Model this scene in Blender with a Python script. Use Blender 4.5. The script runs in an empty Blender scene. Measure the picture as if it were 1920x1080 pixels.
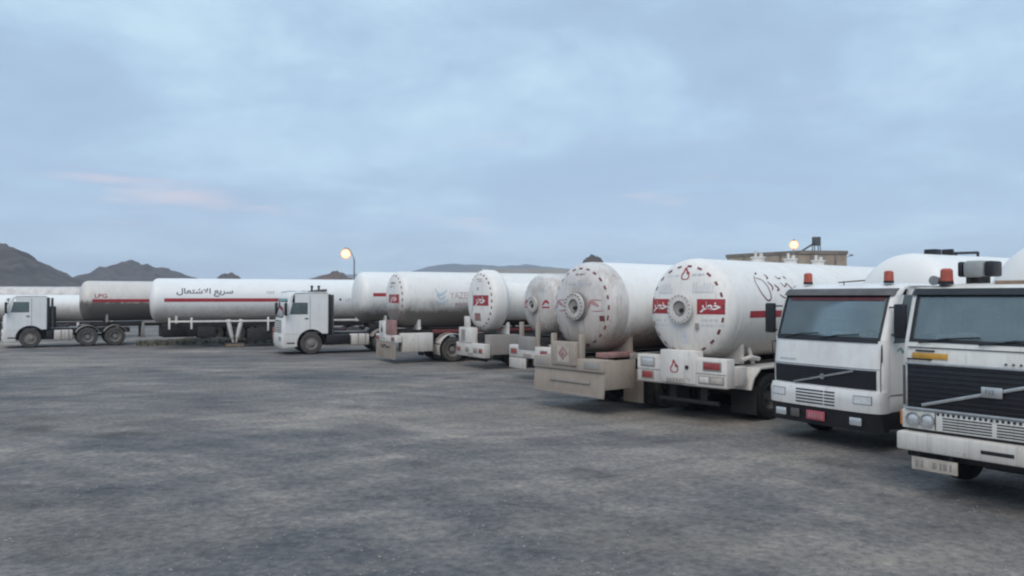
import bpy, bmesh, math, random
from mathutils import Vector, Matrix, noise as mnoise
R_ = math.radians
rnd = random.Random(7)
scene = bpy.context.scene
COL = scene.collection

# ------------------------------------------------------------------ camera
CAM_H = 2.75
F_PX = 1500.0            # focal length in pixels of the 1920 px wide photograph
cam_d = bpy.data.cameras.new('camera')
cam_d.sensor_width = 36.0
cam_d.lens = 36.0 * F_PX / 1920.0
cam_d.clip_start = 0.1
cam_d.clip_end = 20000
cam = bpy.data.objects.new('camera', cam_d)
cam.location = (0, 0, CAM_H)
cam.rotation_euler = (R_(90) + math.atan(16 / F_PX), 0, 0)
COL.objects.link(cam)
scene.camera = cam

# ------------------------------------------------------------------ sky and sun
SUN_EL, SUN_AZ = R_(48), R_(192)      # azimuth clockwise from +Y; behind the camera
world = bpy.data.worlds.new('World')
scene.world = world
world.use_nodes = True
wn, wl = world.node_tree.nodes, world.node_tree.links
wn.clear()


def N(tree, typ, **kw):
    n = tree.nodes.new(typ)
    for k, v in kw.items():
        if k == 'inp':
            for kk, vv in v.items():
                n.inputs[kk].default_value = vv
        else:
            setattr(n, k, v)
    return n


def ramp(tree, stops, interp='LINEAR'):
    n = tree.nodes.new('ShaderNodeValToRGB')
    cr = n.color_ramp
    cr.interpolation = interp
    while len(cr.elements) > 1:
        cr.elements.remove(cr.elements[-1])
    cr.elements[0].position = stops[0][0]
    cr.elements[0].color = tuple(stops[0][1]) + (1,) if len(stops[0][1]) == 3 else stops[0][1]
    for p, c in stops[1:]:
        e = cr.elements.new(p)
        e.color = tuple(c) + (1,) if len(c) == 3 else c
    return n


def math_n(tree, op, a, b=None, c=None, clamp=False):
    n = tree.nodes.new('ShaderNodeMath')
    n.operation = op
    n.use_clamp = clamp
    for i, v in enumerate((a, b, c)):
        if v is None:
            continue
        if isinstance(v, (int, float)):
            n.inputs[i].default_value = v
        else:
            tree.links.new(v, n.inputs[i])
    return n.outputs[0]


def mix_c(tree, fac, a, b, blend='MIX'):
    n = tree.nodes.new('ShaderNodeMix')
    n.data_type = 'RGBA'
    n.blend_type = blend
    for sock, v in ((n.inputs[0], fac), (n.inputs[6], a), (n.inputs[7], b)):
        if isinstance(v, (int, float)):
            sock.default_value = v
        elif isinstance(v, (tuple, list)):
            sock.default_value = tuple(v) + (1,) if len(v) == 3 else v
        else:
            tree.links.new(v, sock)
    return n.outputs[2]


wt = world.node_tree
sky = N(wt, 'ShaderNodeTexSky', sky_type='NISHITA', sun_disc=False, sun_elevation=SUN_EL, sun_rotation=SUN_AZ,
        altitude=1200.0, air_density=1.0, dust_density=1.5, ozone_density=1.5)
tc = N(wt, 'ShaderNodeTexCoord')
sep = N(wt, 'ShaderNodeSeparateXYZ')
wl.new(tc.outputs['Generated'], sep.inputs[0])
zc = math_n(wt, 'MAXIMUM', sep.outputs['Z'], 0.0)
den = math_n(wt, 'ADD', zc, 0.10)
px_ = math_n(wt, 'DIVIDE', sep.outputs['X'], den)
py_ = math_n(wt, 'DIVIDE', sep.outputs['Y'], den)
cmb = N(wt, 'ShaderNodeCombineXYZ')
wl.new(px_, cmb.inputs[0])
wl.new(py_, cmb.inputs[1])
n1 = N(wt, 'ShaderNodeTexNoise', inp={'Scale': 0.62, 'Detail': 9.0, 'Roughness': 0.58, 'Distortion': 0.5})
mp1 = N(wt, 'ShaderNodeMapping')
mp1.inputs['Location'].default_value = (3.1, 1.7, 0.0)
wl.new(cmb.outputs[0], mp1.inputs[0])
wl.new(mp1.outputs[0], n1.inputs['Vector'])
n1b = N(wt, 'ShaderNodeTexNoise', inp={'Scale': 7.0, 'Detail': 8.0, 'Roughness': 0.6, 'Distortion': 0.3})
mpb = N(wt, 'ShaderNodeMapping')
mpb.inputs['Scale'].default_value = (1.0, 1.0, 2.2)
wl.new(tc.outputs['Generated'], mpb.inputs[0])
wl.new(mpb.outputs[0], n1b.inputs['Vector'])
cfac = math_n(wt, 'ADD', math_n(wt, 'MULTIPLY', n1.outputs['Fac'], 0.72), math_n(wt, 'MULTIPLY', n1b.outputs['Fac'], 0.28))
cl = ramp(wt, [(0.37, (2.72, 3.70, 4.95)), (0.47, (3.02, 4.12, 5.4)), (0.53, (3.45, 4.75, 6.0)), (0.62, (4.25, 5.8, 6.7))])
wl.new(cfac, cl.inputs[0])
# low grey-violet veil of distant cloud near the horizon
veil = ramp(wt, [(0.0, (1, 1, 1)), (0.10, (0.75,) * 3), (0.34, (0, 0, 0))])
wl.new(zc, veil.inputs[0])
clouds = mix_c(wt, math_n(wt, 'MULTIPLY', veil.outputs[0], 0.6), cl.outputs[0], (3.0, 3.82, 5.1))
# a few thin rosy streaks low in the sky
ROSE_OFF = (27.82, 24.87, 24.2)
n2 = N(wt, 'ShaderNodeTexNoise', inp={'Scale': 1.0, 'Detail': 5.0, 'Roughness': 0.55})
mp2 = N(wt, 'ShaderNodeMapping')
mp2.inputs['Location'].default_value = ROSE_OFF
mp2.inputs['Scale'].default_value = (3.2, 3.2, 22.0)
wl.new(tc.outputs['Generated'], mp2.inputs[0])
wl.new(mp2.outputs[0], n2.inputs['Vector'])
st = ramp(wt, [(0.61, (0, 0, 0)), (0.72, (1, 1, 1))])
wl.new(n2.outputs['Fac'], st.inputs[0])
band = ramp(wt, [(0.02, (0, 0, 0)), (0.09, (1, 1, 1)), (0.13, (1, 1, 1)), (0.24, (0, 0, 0))])
wl.new(zc, band.inputs[0])
rose = math_n(wt, 'MULTIPLY', math_n(wt, 'MULTIPLY', st.outputs[0], band.outputs[0]), 0.6)
clouds = mix_c(wt, rose, clouds, (5.6, 4.75, 5.0))
# an overcast sky grows brighter towards the zenith
zen = ramp(wt, [(0.30, (1, 1, 1)), (1.0, (1.35, 1.32, 1.28))])
wl.new(zc, zen.inputs[0])
clouds = mix_c(wt, 1.0, clouds, zen.outputs[0], 'MULTIPLY')
skyc = mix_c(wt, 0.88, sky.outputs[0], clouds)
bg = N(wt, 'ShaderNodeBackground', inp={'Strength': 0.104})
wl.new(skyc, bg.inputs[0])
wo = N(wt, 'ShaderNodeOutputWorld')
wl.new(bg.outputs[0], wo.inputs[0])

sun_d = bpy.data.lights.new('sun', 'SUN')
sun_d.energy = 1.25
sun_d.angle = R_(42)
sun_d.color = (1.0, 0.86, 0.73)
sun = bpy.data.objects.new('sun', sun_d)
to_sun = Vector((math.sin(SUN_AZ) * math.cos(SUN_EL), math.cos(SUN_AZ) * math.cos(SUN_EL), math.sin(SUN_EL)))
sun.rotation_euler = to_sun.to_track_quat('Z', 'Y').to_euler()
COL.objects.link(sun)

scene.view_settings.view_transform = 'Standard'
scene.view_settings.look = 'None'
scene.view_settings.exposure = 0.5
scene.view_settings.gamma = 1.0
scene.view_settings.use_curve_mapping = False
scene.render.engine = 'CYCLES'
cy = scene.cycles
cy.use_denoising = True
cy.max_bounces = 8
cy.diffuse_bounces = 4
cy.glossy_bounces = 4
cy.transmission_bounces = 6
cy.transparent_max_bounces = 12
cy.volume_bounces = 1
cy.filter_width = 2.2          # the photograph is a soft phone picture
cy.caustics_reflective = False
cy.caustics_refractive = False

# ------------------------------------------------------------------ materials
MATS = {}


def new_mat(name):
    m = bpy.data.materials.new(name)
    m.use_nodes = True
    t = m.node_tree
    return m, t, t.nodes['Principled BSDF']


def plain(name, col, rough=0.6, metal=0.0, var=0.15, scale=6.0, bump=0.0):
    """A surface with a little blotchy variation of its own colour."""
    m, t, b = new_mat(name)
    o = N(t, 'ShaderNodeTexCoord')
    n = N(t, 'ShaderNodeTexNoise', inp={'Scale': scale, 'Detail': 5.0, 'Roughness': 0.6})
    t.links.new(o.outputs['Object'], n.inputs['Vector'])
    r = ramp(t, [(0.3, tuple(c * (1 - var) for c in col)), (0.7, tuple(min(1, c * (1 + var)) for c in col))])
    t.links.new(n.outputs['Fac'], r.inputs[0])
    t.links.new(r.outputs[0], b.inputs['Base Color'])
    b.inputs['Roughness'].default_value = rough
    b.inputs['Metallic'].default_value = metal
    if bump:
        bp = N(t, 'ShaderNodeBump', inp={'Strength': bump, 'Distance': 0.02})
        t.links.new(n.outputs['Fac'], bp.inputs['Height'])
        t.links.new(bp.outputs[0], b.inputs['Normal'])
    MATS[name] = m
    return m


def paint(name, col, dust=(0.36, 0.31, 0.26), amount=0.3, splash=(0.3, 1.5, 0.5), streak=0.25, rough=0.42,
          rust=0.0, seed=0.0):
    """Vehicle paint: dust blotches, vertical run marks and road splash low down."""
    m, t, b = new_mat(name)
    o = N(t, 'ShaderNodeTexCoord')
    mp = N(t, 'ShaderNodeMapping')
    mp.inputs['Location'].default_value = (seed * 3.7, seed * 1.9, 0)
    t.links.new(o.outputs['Object'], mp.inputs[0])
    n = N(t, 'ShaderNodeTexNoise', inp={'Scale': 1.4, 'Detail': 7.0, 'Roughness': 0.62})
    t.links.new(mp.outputs[0], n.inputs['Vector'])
    ms = N(t, 'ShaderNodeMapping')
    ms.inputs['Scale'].default_value = (5.0, 5.0, 0.35)
    t.links.new(mp.outputs[0], ms.inputs[0])
    n2 = N(t, 'ShaderNodeTexNoise', inp={'Scale': 2.0, 'Detail': 6.0, 'Roughness': 0.65})
    t.links.new(ms.outputs[0], n2.inputs['Vector'])
    r1 = ramp(t, [(0.42, (0, 0, 0)), (0.72, (1, 1, 1))])
    t.links.new(n.outputs['Fac'], r1.inputs[0])
    r2 = ramp(t, [(0.50, (0, 0, 0)), (0.78, (1, 1, 1))])
    t.links.new(n2.outputs['Fac'], r2.inputs[0])
    sp = N(t, 'ShaderNodeSeparateXYZ')
    t.links.new(o.outputs['Object'], sp.inputs[0])
    wob = math_n(t, 'MULTIPLY_ADD', n.outputs['Fac'], 0.9, -0.45)
    zz = math_n(t, 'ADD', sp.outputs['Z'], wob)
    mr = N(t, 'ShaderNodeMapRange', interpolation_type='SMOOTHSTEP')
    mr.inputs['From Min'].default_value = splash[0]
    mr.inputs['From Max'].default_value = splash[1]
    mr.inputs['To Min'].default_value = splash[2]
    mr.inputs['To Max'].default_value = 0.0
    t.links.new(zz, mr.inputs['Value'])
    sfac = math_n(t, 'MULTIPLY', mr.outputs[0], math_n(t, 'MULTIPLY_ADD', n2.outputs['Fac'], 0.8, 0.6))
    f = math_n(t, 'ADD', math_n(t, 'MULTIPLY', r1.outputs[0], amount), math_n(t, 'MULTIPLY', r2.outputs[0], streak))
    f = math_n(t, 'ADD', f, sfac, clamp=True)
    md = N(t, 'ShaderNodeMapping')
    md.inputs['Scale'].default_value = (14.0, 14.0, 0.5)
    t.links.new(mp.outputs[0], md.inputs[0])
    nd = N(t, 'ShaderNodeTexNoise', inp={'Scale': 1.0, 'Detail': 3.0, 'Roughness': 0.5})
    t.links.new(md.outputs[0], nd.inputs['Vector'])
    rd = ramp(t, [(0.60, (0, 0, 0)), (0.74, (1, 1, 1))])
    t.links.new(nd.outputs['Fac'], rd.inputs[0])
    f = math_n(t, 'ADD', f, math_n(t, 'MULTIPLY', rd.outputs[0], streak * 0.9), clamp=True)
    f = math_n(t, 'MINIMUM', f, 0.94)
    colr = mix_c(t, f, col, dust)
    if rust:
        n3 = N(t, 'ShaderNodeTexNoise', inp={'Scale': 5.0, 'Detail': 8.0, 'Roughness': 0.7})
        t.links.new(mp.outputs[0], n3.inputs['Vector'])
        r3 = ramp(t, [(0.60, (0, 0, 0)), (0.68, (1, 1, 1))])
        t.links.new(n3.outputs['Fac'], r3.inputs[0])
        colr = mix_c(t, math_n(t, 'MULTIPLY', r3.outputs[0], rust), colr, (0.16, 0.075, 0.04))
    t.links.new(colr, b.inputs['Base Color'])
    rr = math_n(t, 'MULTIPLY_ADD', f, 0.4, rough, clamp=True)
    t.links.new(rr, b.inputs['Roughness'])
    bp = N(t, 'ShaderNodeBump', inp={'Strength': 0.08, 'Distance': 0.02})
    t.links.new(n.outputs['Fac'], bp.inputs['Height'])
    t.links.new(bp.outputs[0], b.inputs['Normal'])
    MATS[name] = m
    return m


def emissive(name, col, strength):
    m, t, b = new_mat(name)
    b.inputs['Base Color'].default_value = (0.8, 0.75, 0.65, 1)
    b.inputs['Emission Color'].default_value = col + (1,)
    b.inputs['Emission Strength'].default_value = strength
    MATS[name] = m
    return m


def glass(name, tint, opac=0.25):
    m, t, b = new_mat(name)
    t.nodes.remove(b)
    out = t.nodes['Material Output']
    tr = N(t, 'ShaderNodeBsdfTransparent')
    tr.inputs[0].default_value = tint + (1,)
    gl = N(t, 'ShaderNodeBsdfGlossy', inp={'Roughness': 0.04})
    gl.inputs[0].default_value = (0.9, 0.95, 1, 1)
    df = N(t, 'ShaderNodeBsdfDiffuse')
    df.inputs[0].default_value = (0.27, 0.35, 0.36, 1)
    fr = N(t, 'ShaderNodeFresnel', inp={'IOR': 1.5})
    o = N(t, 'ShaderNodeTexCoord')
    n = N(t, 'ShaderNodeTexNoise', inp={'Scale': 2.5, 'Detail': 6.0})
    t.links.new(o.outputs['Object'], n.inputs['Vector'])
    dr = ramp(t, [(0.35, (opac * 0.8,) * 3), (0.7, (opac * 1.2,) * 3)])
    t.links.new(n.outputs['Fac'], dr.inputs[0])
    m1 = N(t, 'ShaderNodeMixShader')
    t.links.new(dr.outputs[0], m1.inputs[0])
    t.links.new(tr.outputs[0], m1.inputs[1])
    t.links.new(df.outputs[0], m1.inputs[2])
    m2 = N(t, 'ShaderNodeMixShader')
    t.links.new(math_n(t, 'MULTIPLY', fr.outputs[0], 1.6, clamp=True), m2.inputs[0])
    t.links.new(m1.outputs[0], m2.inputs[1])
    t.links.new(gl.outputs[0], m2.inputs[2])
    t.links.new(m2.outputs[0], out.inputs['Surface'])
    MATS[name] = m
    return m


WHITE = (0.80, 0.785, 0.75)
paint('cab_white', (0.78, 0.79, 0.78), amount=0.26, splash=(0.2, 1.3, 0.5), streak=0.2, rough=0.38, seed=1, rust=0.2)
paint('cab_old', (0.74, 0.74, 0.70), amount=0.42, splash=(0.2, 1.4, 0.55), streak=0.4, rough=0.45, rust=0.6, seed=2)
paint('cab_far', (0.76, 0.77, 0.76), amount=0.15, splash=(0.2, 1.2, 0.5), streak=0.15, rough=0.4, seed=3)
paint('tank_clean', WHITE, amount=0.16, splash=(1.1, 2.3, 0.6), streak=0.22, seed=4)
paint('tank_dusty', (0.64, 0.62, 0.60), dust=(0.32, 0.27, 0.23), amount=0.6, splash=(1.3, 2.6, 0.9), streak=0.45, seed=5, rust=0.3)
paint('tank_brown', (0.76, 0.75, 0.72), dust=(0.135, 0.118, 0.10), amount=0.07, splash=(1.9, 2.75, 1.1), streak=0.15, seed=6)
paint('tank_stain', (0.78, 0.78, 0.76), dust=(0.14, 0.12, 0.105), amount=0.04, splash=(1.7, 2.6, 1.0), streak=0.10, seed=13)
paint('tank_barrel', (0.78, 0.78, 0.76), dust=(0.24, 0.165, 0.125), amount=0.08, splash=(1.45, 2.35, 1.0), streak=0.12, seed=14)
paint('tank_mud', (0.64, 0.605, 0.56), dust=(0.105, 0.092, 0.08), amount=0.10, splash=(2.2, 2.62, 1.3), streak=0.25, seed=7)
paint('tank_pale', (0.78, 0.79, 0.78), dust=(0.42, 0.37, 0.325), amount=0.10, splash=(1.45, 2.6, 0.9), streak=0.15, seed=8)
paint('tank_plain', (0.79, 0.785, 0.76), amount=0.06, splash=(1.0, 1.8, 0.35), streak=0.08, seed=9)
paint('frame_white', (0.72, 0.70, 0.665), dust=(0.32, 0.275, 0.235), amount=0.45, splash=(0.2, 1.2, 0.55), streak=0.3, rough=0.55, rust=0.4, seed=10)
paint('frame_beige', (0.37, 0.32, 0.27), dust=(0.20, 0.165, 0.138), amount=0.6, splash=(0.2, 1.2, 0.5), streak=0.16, rough=0.7, rust=0.2, seed=11)
paint('frame_grey', (0.30, 0.29, 0.28), dust=(0.24, 0.20, 0.17), amount=0.5, splash=(0.2, 1.2, 0.5), streak=0.4, rough=0.7, seed=12)
plain('dark_steel', (0.022, 0.020, 0.020), 0.7, 0.0, 0.35, 4.0)
plain('rubber', (0.018, 0.017, 0.017), 0.85, 0.0, 0.4, 5.0, 0.2)
plain('dusty_rubber', (0.070, 0.065, 0.061), 0.9, 0.0, 0.35, 5.0, 0.2)
plain('rim_steel', (0.26, 0.24, 0.22), 0.6, 0.2, 0.3, 7.0)
plain('rim_dark', (0.12, 0.11, 0.105), 0.7, 0.1, 0.35, 7.0)
plain('trim_black', (0.012, 0.012, 0.015), 0.5, 0.0, 0.3, 8.0)
plain('grille_black', (0.012, 0.012, 0.016), 0.45, 0.0, 0.3, 10.0)
plain('chrome_dull', (0.55, 0.55, 0.54), 0.35, 0.75, 0.15, 9.0)
plain('lamp_lens', (0.55, 0.57, 0.58), 0.12, 0.35, 0.12, 14.0)
plain('red_lens', (0.30, 0.055, 0.055), 0.3, 0.0, 0.25, 12.0)
plain('amber_lens', (0.55, 0.19, 0.05), 0.3, 0.0, 0.2, 12.0)
plain('beacon_red', (0.40, 0.085, 0.055), 0.35, 0.0, 0.25, 9.0)
plain('marking_red', (0.34, 0.03, 0.04), 0.5, 0.0, 0.25, 5.0)
plain('marking_maroon', (0.15, 0.035, 0.045), 0.6, 0.0, 0.3, 8.0)
plain('marking_black', (0.05, 0.045, 0.05), 0.6, 0.0, 0.3, 8.0)
plain('marking_grey', (0.42, 0.45, 0.48), 0.6, 0.0, 0.15, 8.0)
plain('marking_faint', (0.60, 0.62, 0.64), 0.6, 0.0, 0.15, 8.0)
plain('marking_worn', (0.44, 0.35, 0.36), 0.6, 0.0, 0.35, 14.0)
plain('marking_rose', (0.42, 0.22, 0.22), 0.6, 0.0, 0.25, 8.0)
plain('headlamp_white', (0.66, 0.68, 0.69), 0.2, 0.0, 0.12, 14.0)
plain('marking_blue', (0.42, 0.53, 0.60), 0.6, 0.0, 0.2, 8.0)
plain('marking_teal', (0.16, 0.30, 0.30), 0.6, 0.0, 0.2, 8.0)
plain('marking_brown', (0.24, 0.13, 0.13), 0.6, 0.0, 0.3, 8.0)
plain('marking_white', (0.80, 0.79, 0.76), 0.5, 0.0, 0.1, 8.0)
plain('yellow_sign', (0.55, 0.30, 0.05), 0.6, 0.0, 0.2, 9.0)
plain('plate_beige', (0.42, 0.38, 0.33), 0.6, 0.0, 0.25, 9.0)
plain('plate_red', (0.40, 0.09, 0.12), 0.55, 0.0, 0.2, 9.0)
plain('pink_rust', (0.30, 0.17, 0.16), 0.75, 0.0, 0.3, 4.0)
plain('red_rail', (0.16, 0.035, 0.04), 0.65, 0.0, 0.3, 4.0)
plain('interior_dark', (0.085, 0.085, 0.09), 0.8, 0.0, 0.3, 5.0)
plain('seat_cloth', (0.22, 0.17, 0.16), 0.9, 0.0, 0.3, 6.0)
plain('paper_white', (0.75, 0.75, 0.73), 0.8, 0.0, 0.1, 8.0)
plain('visor_grey', (0.095, 0.09, 0.09), 0.6, 0.0, 0.25, 4.0)
plain('tint_red', (0.13, 0.03, 0.035), 0.5, 0.0, 0.25, 4.0)
plain('brown_strip', (0.28, 0.19, 0.13), 0.7, 0.0, 0.3, 4.0)
plain('cooler_grey', (0.28, 0.30, 0.30), 0.6, 0.0, 0.2, 5.0)
plain('timber', (0.19, 0.145, 0.105), 0.85, 0.0, 0.35, 6.0, 0.3)
plain('wall_render', (0.36, 0.30, 0.235), 0.9, 0.0, 0.25, 0.8, 0.3)
plain('wall_coping', (0.22, 0.19, 0.16), 0.9, 0.0, 0.25, 1.5)
plain('roof_metal', (0.10, 0.10, 0.11), 0.7, 0.1, 0.25, 3.0)
plain('galvanised', (0.25, 0.26, 0.27), 0.6, 0.3, 0.2, 4.0)
glass('windscreen_glass', (0.86, 0.93, 0.93), 0.32)
glass('window_glass', (0.62, 0.70, 0.68), 0.35)
emissive('sodium_glow', (1.0, 0.64, 0.27), 2.4)


def glow_shell(name, col, strength, keep):
    m, t, b = new_mat(name)
    t.nodes.remove(b)
    tr = N(t, 'ShaderNodeBsdfTransparent')
    em = N(t, 'ShaderNodeEmission', inp={'Strength': strength})
    em.inputs[0].default_value = col + (1,)
    mx = N(t, 'ShaderNodeMixShader', inp={0: 1 - keep})
    t.links.new(tr.outputs[0], mx.inputs[1])
    t.links.new(em.outputs[0], mx.inputs[2])
    t.links.new(mx.outputs[0], t.nodes['Material Output'].inputs['Surface'])
    MATS[name] = m


glow_shell('lamp_edge_glow', (1.0, 0.46, 0.19), 1.0, 0.58)  # orange glow edge of the lamps, put into an added emissive shell


def ground_material():
    m, t, b = new_mat('ground_gravel')
    o = N(t, 'ShaderNodeTexCoord')
    co = o.outputs['Object']

    def nz(scale, detail=8.0, rough=0.6, stretch=None, loc=(0, 0, 0), dist=0.0):
        n = N(t, 'ShaderNodeTexNoise', inp={'Scale': scale, 'Detail': detail, 'Roughness': rough, 'Distortion': dist})
        mp = N(t, 'ShaderNodeMapping')
        mp.inputs['Location'].default_value = loc
        if stretch:
            mp.inputs['Scale'].default_value = stretch
        mp.inputs['Rotation'].default_value = (0, 0, R_(-18))
        t.links.new(co, mp.inputs[0])
        t.links.new(mp.outputs[0], n.inputs['Vector'])
        return n.outputs['Fac']
    big = nz(0.16, 6, 0.55, (0.55, 1.0, 1), (4, 2, 0), 0.6)
    mid = nz(0.55, 7, 0.56, (0.6, 1.0, 1), (1, 7, 0), 0.6)
    sm = nz(2.3, 8, 0.6, (0.7, 1.0, 1), (6, 1, 0), 0.3)
    tan = nz(0.22, 6, 0.6, (0.6, 1.0, 1), (9, 3, 0), 0.5)
    fine = nz(9.0, 8, 0.65)
    grit = nz(48.0, 4, 0.7)

    def sweep(cx, cyy, kr, ka, seed):
        # tyre sweeps: noise drawn out along circles round a turning centre
        sp = N(t, 'ShaderNodeSeparateXYZ')
        t.links.new(co, sp.inputs[0])
        dx = math_n(t, 'SUBTRACT', sp.outputs['X'], cx)
        dy = math_n(t, 'SUBTRACT', sp.outputs['Y'], cyy)
        rad = math_n(t, 'SQRT', math_n(t, 'ADD', math_n(t, 'MULTIPLY', dx, dx), math_n(t, 'MULTIPLY', dy, dy)))
        ang = math_n(t, 'ARCTAN2', dy, dx)
        wob = math_n(t, 'MULTIPLY', mid, 0.9)
        cb = N(t, 'ShaderNodeCombineXYZ')
        t.links.new(math_n(t, 'MULTIPLY', math_n(t, 'ADD', rad, wob), kr), cb.inputs[0])
        t.links.new(math_n(t, 'MULTIPLY', ang, ka), cb.inputs[1])
        cb.inputs[2].default_value = seed
        n = N(t, 'ShaderNodeTexNoise', inp={'Scale': 1.0, 'Detail': 4.0, 'Roughness': 0.55})
        t.links.new(cb.outputs[0], n.inputs['Vector'])
        return n.outputs['Fac']
    sw1 = sweep(-14.0, 2.0, 1.5, 3.0, 1.0)
    sw2 = sweep(16.0, -9.0, 1.3, 3.5, 5.0)
    c1 = ramp(t, [(0.36, (0.125, 0.125, 0.129)), (0.50, (0.172, 0.167, 0.164)), (0.64, (0.232, 0.219, 0.205))])
    t.links.new(big, c1.inputs[0])
    c = c1.outputs[0]

    def mul(c, f, lo, hi, p, k, w=(1.0, 0.97, 0.93)):
        r = ramp(t, [(0.5 - p, (lo, lo * 1.01, lo * 1.04)), (0.5, (1, 1, 1)), (0.5 + p, (hi * w[0], hi * w[1], hi * w[2]))])
        t.links.new(f, r.inputs[0])
        return mix_c(t, k, c, r.outputs[0], 'MULTIPLY')
    c = mul(c, mid, 0.76, 1.34, 0.15, 0.9)
    c = mul(c, sw1, 0.78, 1.25, 0.16, 0.8)
    c = mul(c, sw2, 0.80, 1.22, 0.16, 0.8)
    c = mul(c, sm, 0.74, 1.26, 0.15, 0.6)
    ct = ramp(t, [(0.50, (0, 0, 0)), (0.66, (1, 1, 1))])
    t.links.new(tan, ct.inputs[0])
    c = mix_c(t, math_n(t, 'MULTIPLY', ct.outputs[0], 0.5), c, (0.235, 0.210, 0.178))
    c = mul(c, fine, 0.66, 1.36, 0.15, 0.85)
    c = mul(c, grit, 0.60, 1.5, 0.2, 0.55)
    # scattered darker oil drips
    vo = N(t, 'ShaderNodeTexVoronoi', inp={'Scale': 0.45, 'Randomness': 1.0})
    wv = N(t, 'ShaderNodeVectorMath', operation='ADD')
    cbw = N(t, 'ShaderNodeCombineXYZ')
    t.links.new(mid, cbw.inputs[0])
    t.links.new(sm, cbw.inputs[1])
    t.links.new(co, wv.inputs[0])
    t.links.new(cbw.outputs[0], wv.inputs[1])
    t.links.new(wv.outputs[0], vo.inputs['Vector'])
    ro = ramp(t, [(0.10, (0.62, 0.62, 0.63)), (0.22, (1, 1, 1))])
    t.links.new(vo.outputs['Distance'], ro.inputs[0])
    c = mix_c(t, 0.8, c, ro.outputs[0], 'MULTIPLY')
    t.links.new(c, b.inputs['Base Color'])
    b.inputs['Roughness'].default_value = 0.95
    b.inputs['Specular IOR Level'].default_value = 0.2
    h = math_n(t, 'ADD', math_n(t, 'MULTIPLY', mid, 1.0), math_n(t, 'ADD', math_n(t, 'MULTIPLY', fine, 0.5), math_n(t, 'MULTIPLY', grit, 0.15)))
    bp = N(t, 'ShaderNodeBump', inp={'Strength': 0.55, 'Distance': 0.10})
    t.links.new(h, bp.inputs['Height'])
    t.links.new(bp.outputs[0], b.inputs['Normal'])
    MATS['ground_gravel'] = m


def rock_material(name, lo, hi, scale):
    m, t, b = new_mat(name)
    o = N(t, 'ShaderNodeTexCoord')
    n = N(t, 'ShaderNodeTexNoise', inp={'Scale': scale, 'Detail': 9.0, 'Roughness': 0.65})
    t.links.new(o.outputs['Object'], n.inputs['Vector'])
    r = ramp(t, [(0.32, lo), (0.68, hi)])
    t.links.new(n.outputs['Fac'], r.inputs[0])
    t.links.new(r.outputs[0], b.inputs['Base Color'])
    b.inputs['Roughness'].default_value = 0.95
    bp = N(t, 'ShaderNodeBump', inp={'Strength': 1.0, 'Distance': 2.5})
    t.links.new(n.outputs['Fac'], bp.inputs['Height'])
    t.links.new(bp.outputs[0], b.inputs['Normal'])
    MATS[name] = m


ground_material()
rock_material('hill_rock', (0.045, 0.038, 0.035), (0.125, 0.103, 0.092), 0.09)
rock_material('hill_brown', (0.10, 0.065, 0.050), (0.17, 0.115, 0.090), 0.08)
rock_material('far_rock', (0.07, 0.075, 0.080), (0.11, 0.11, 0.115), 0.01)
rock_material('sand_plain', (0.20, 0.165, 0.125), (0.28, 0.235, 0.18), 0.03)
plain('pebble', (0.24, 0.232, 0.22), 0.9, 0.0, 0.4, 0.7)


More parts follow.
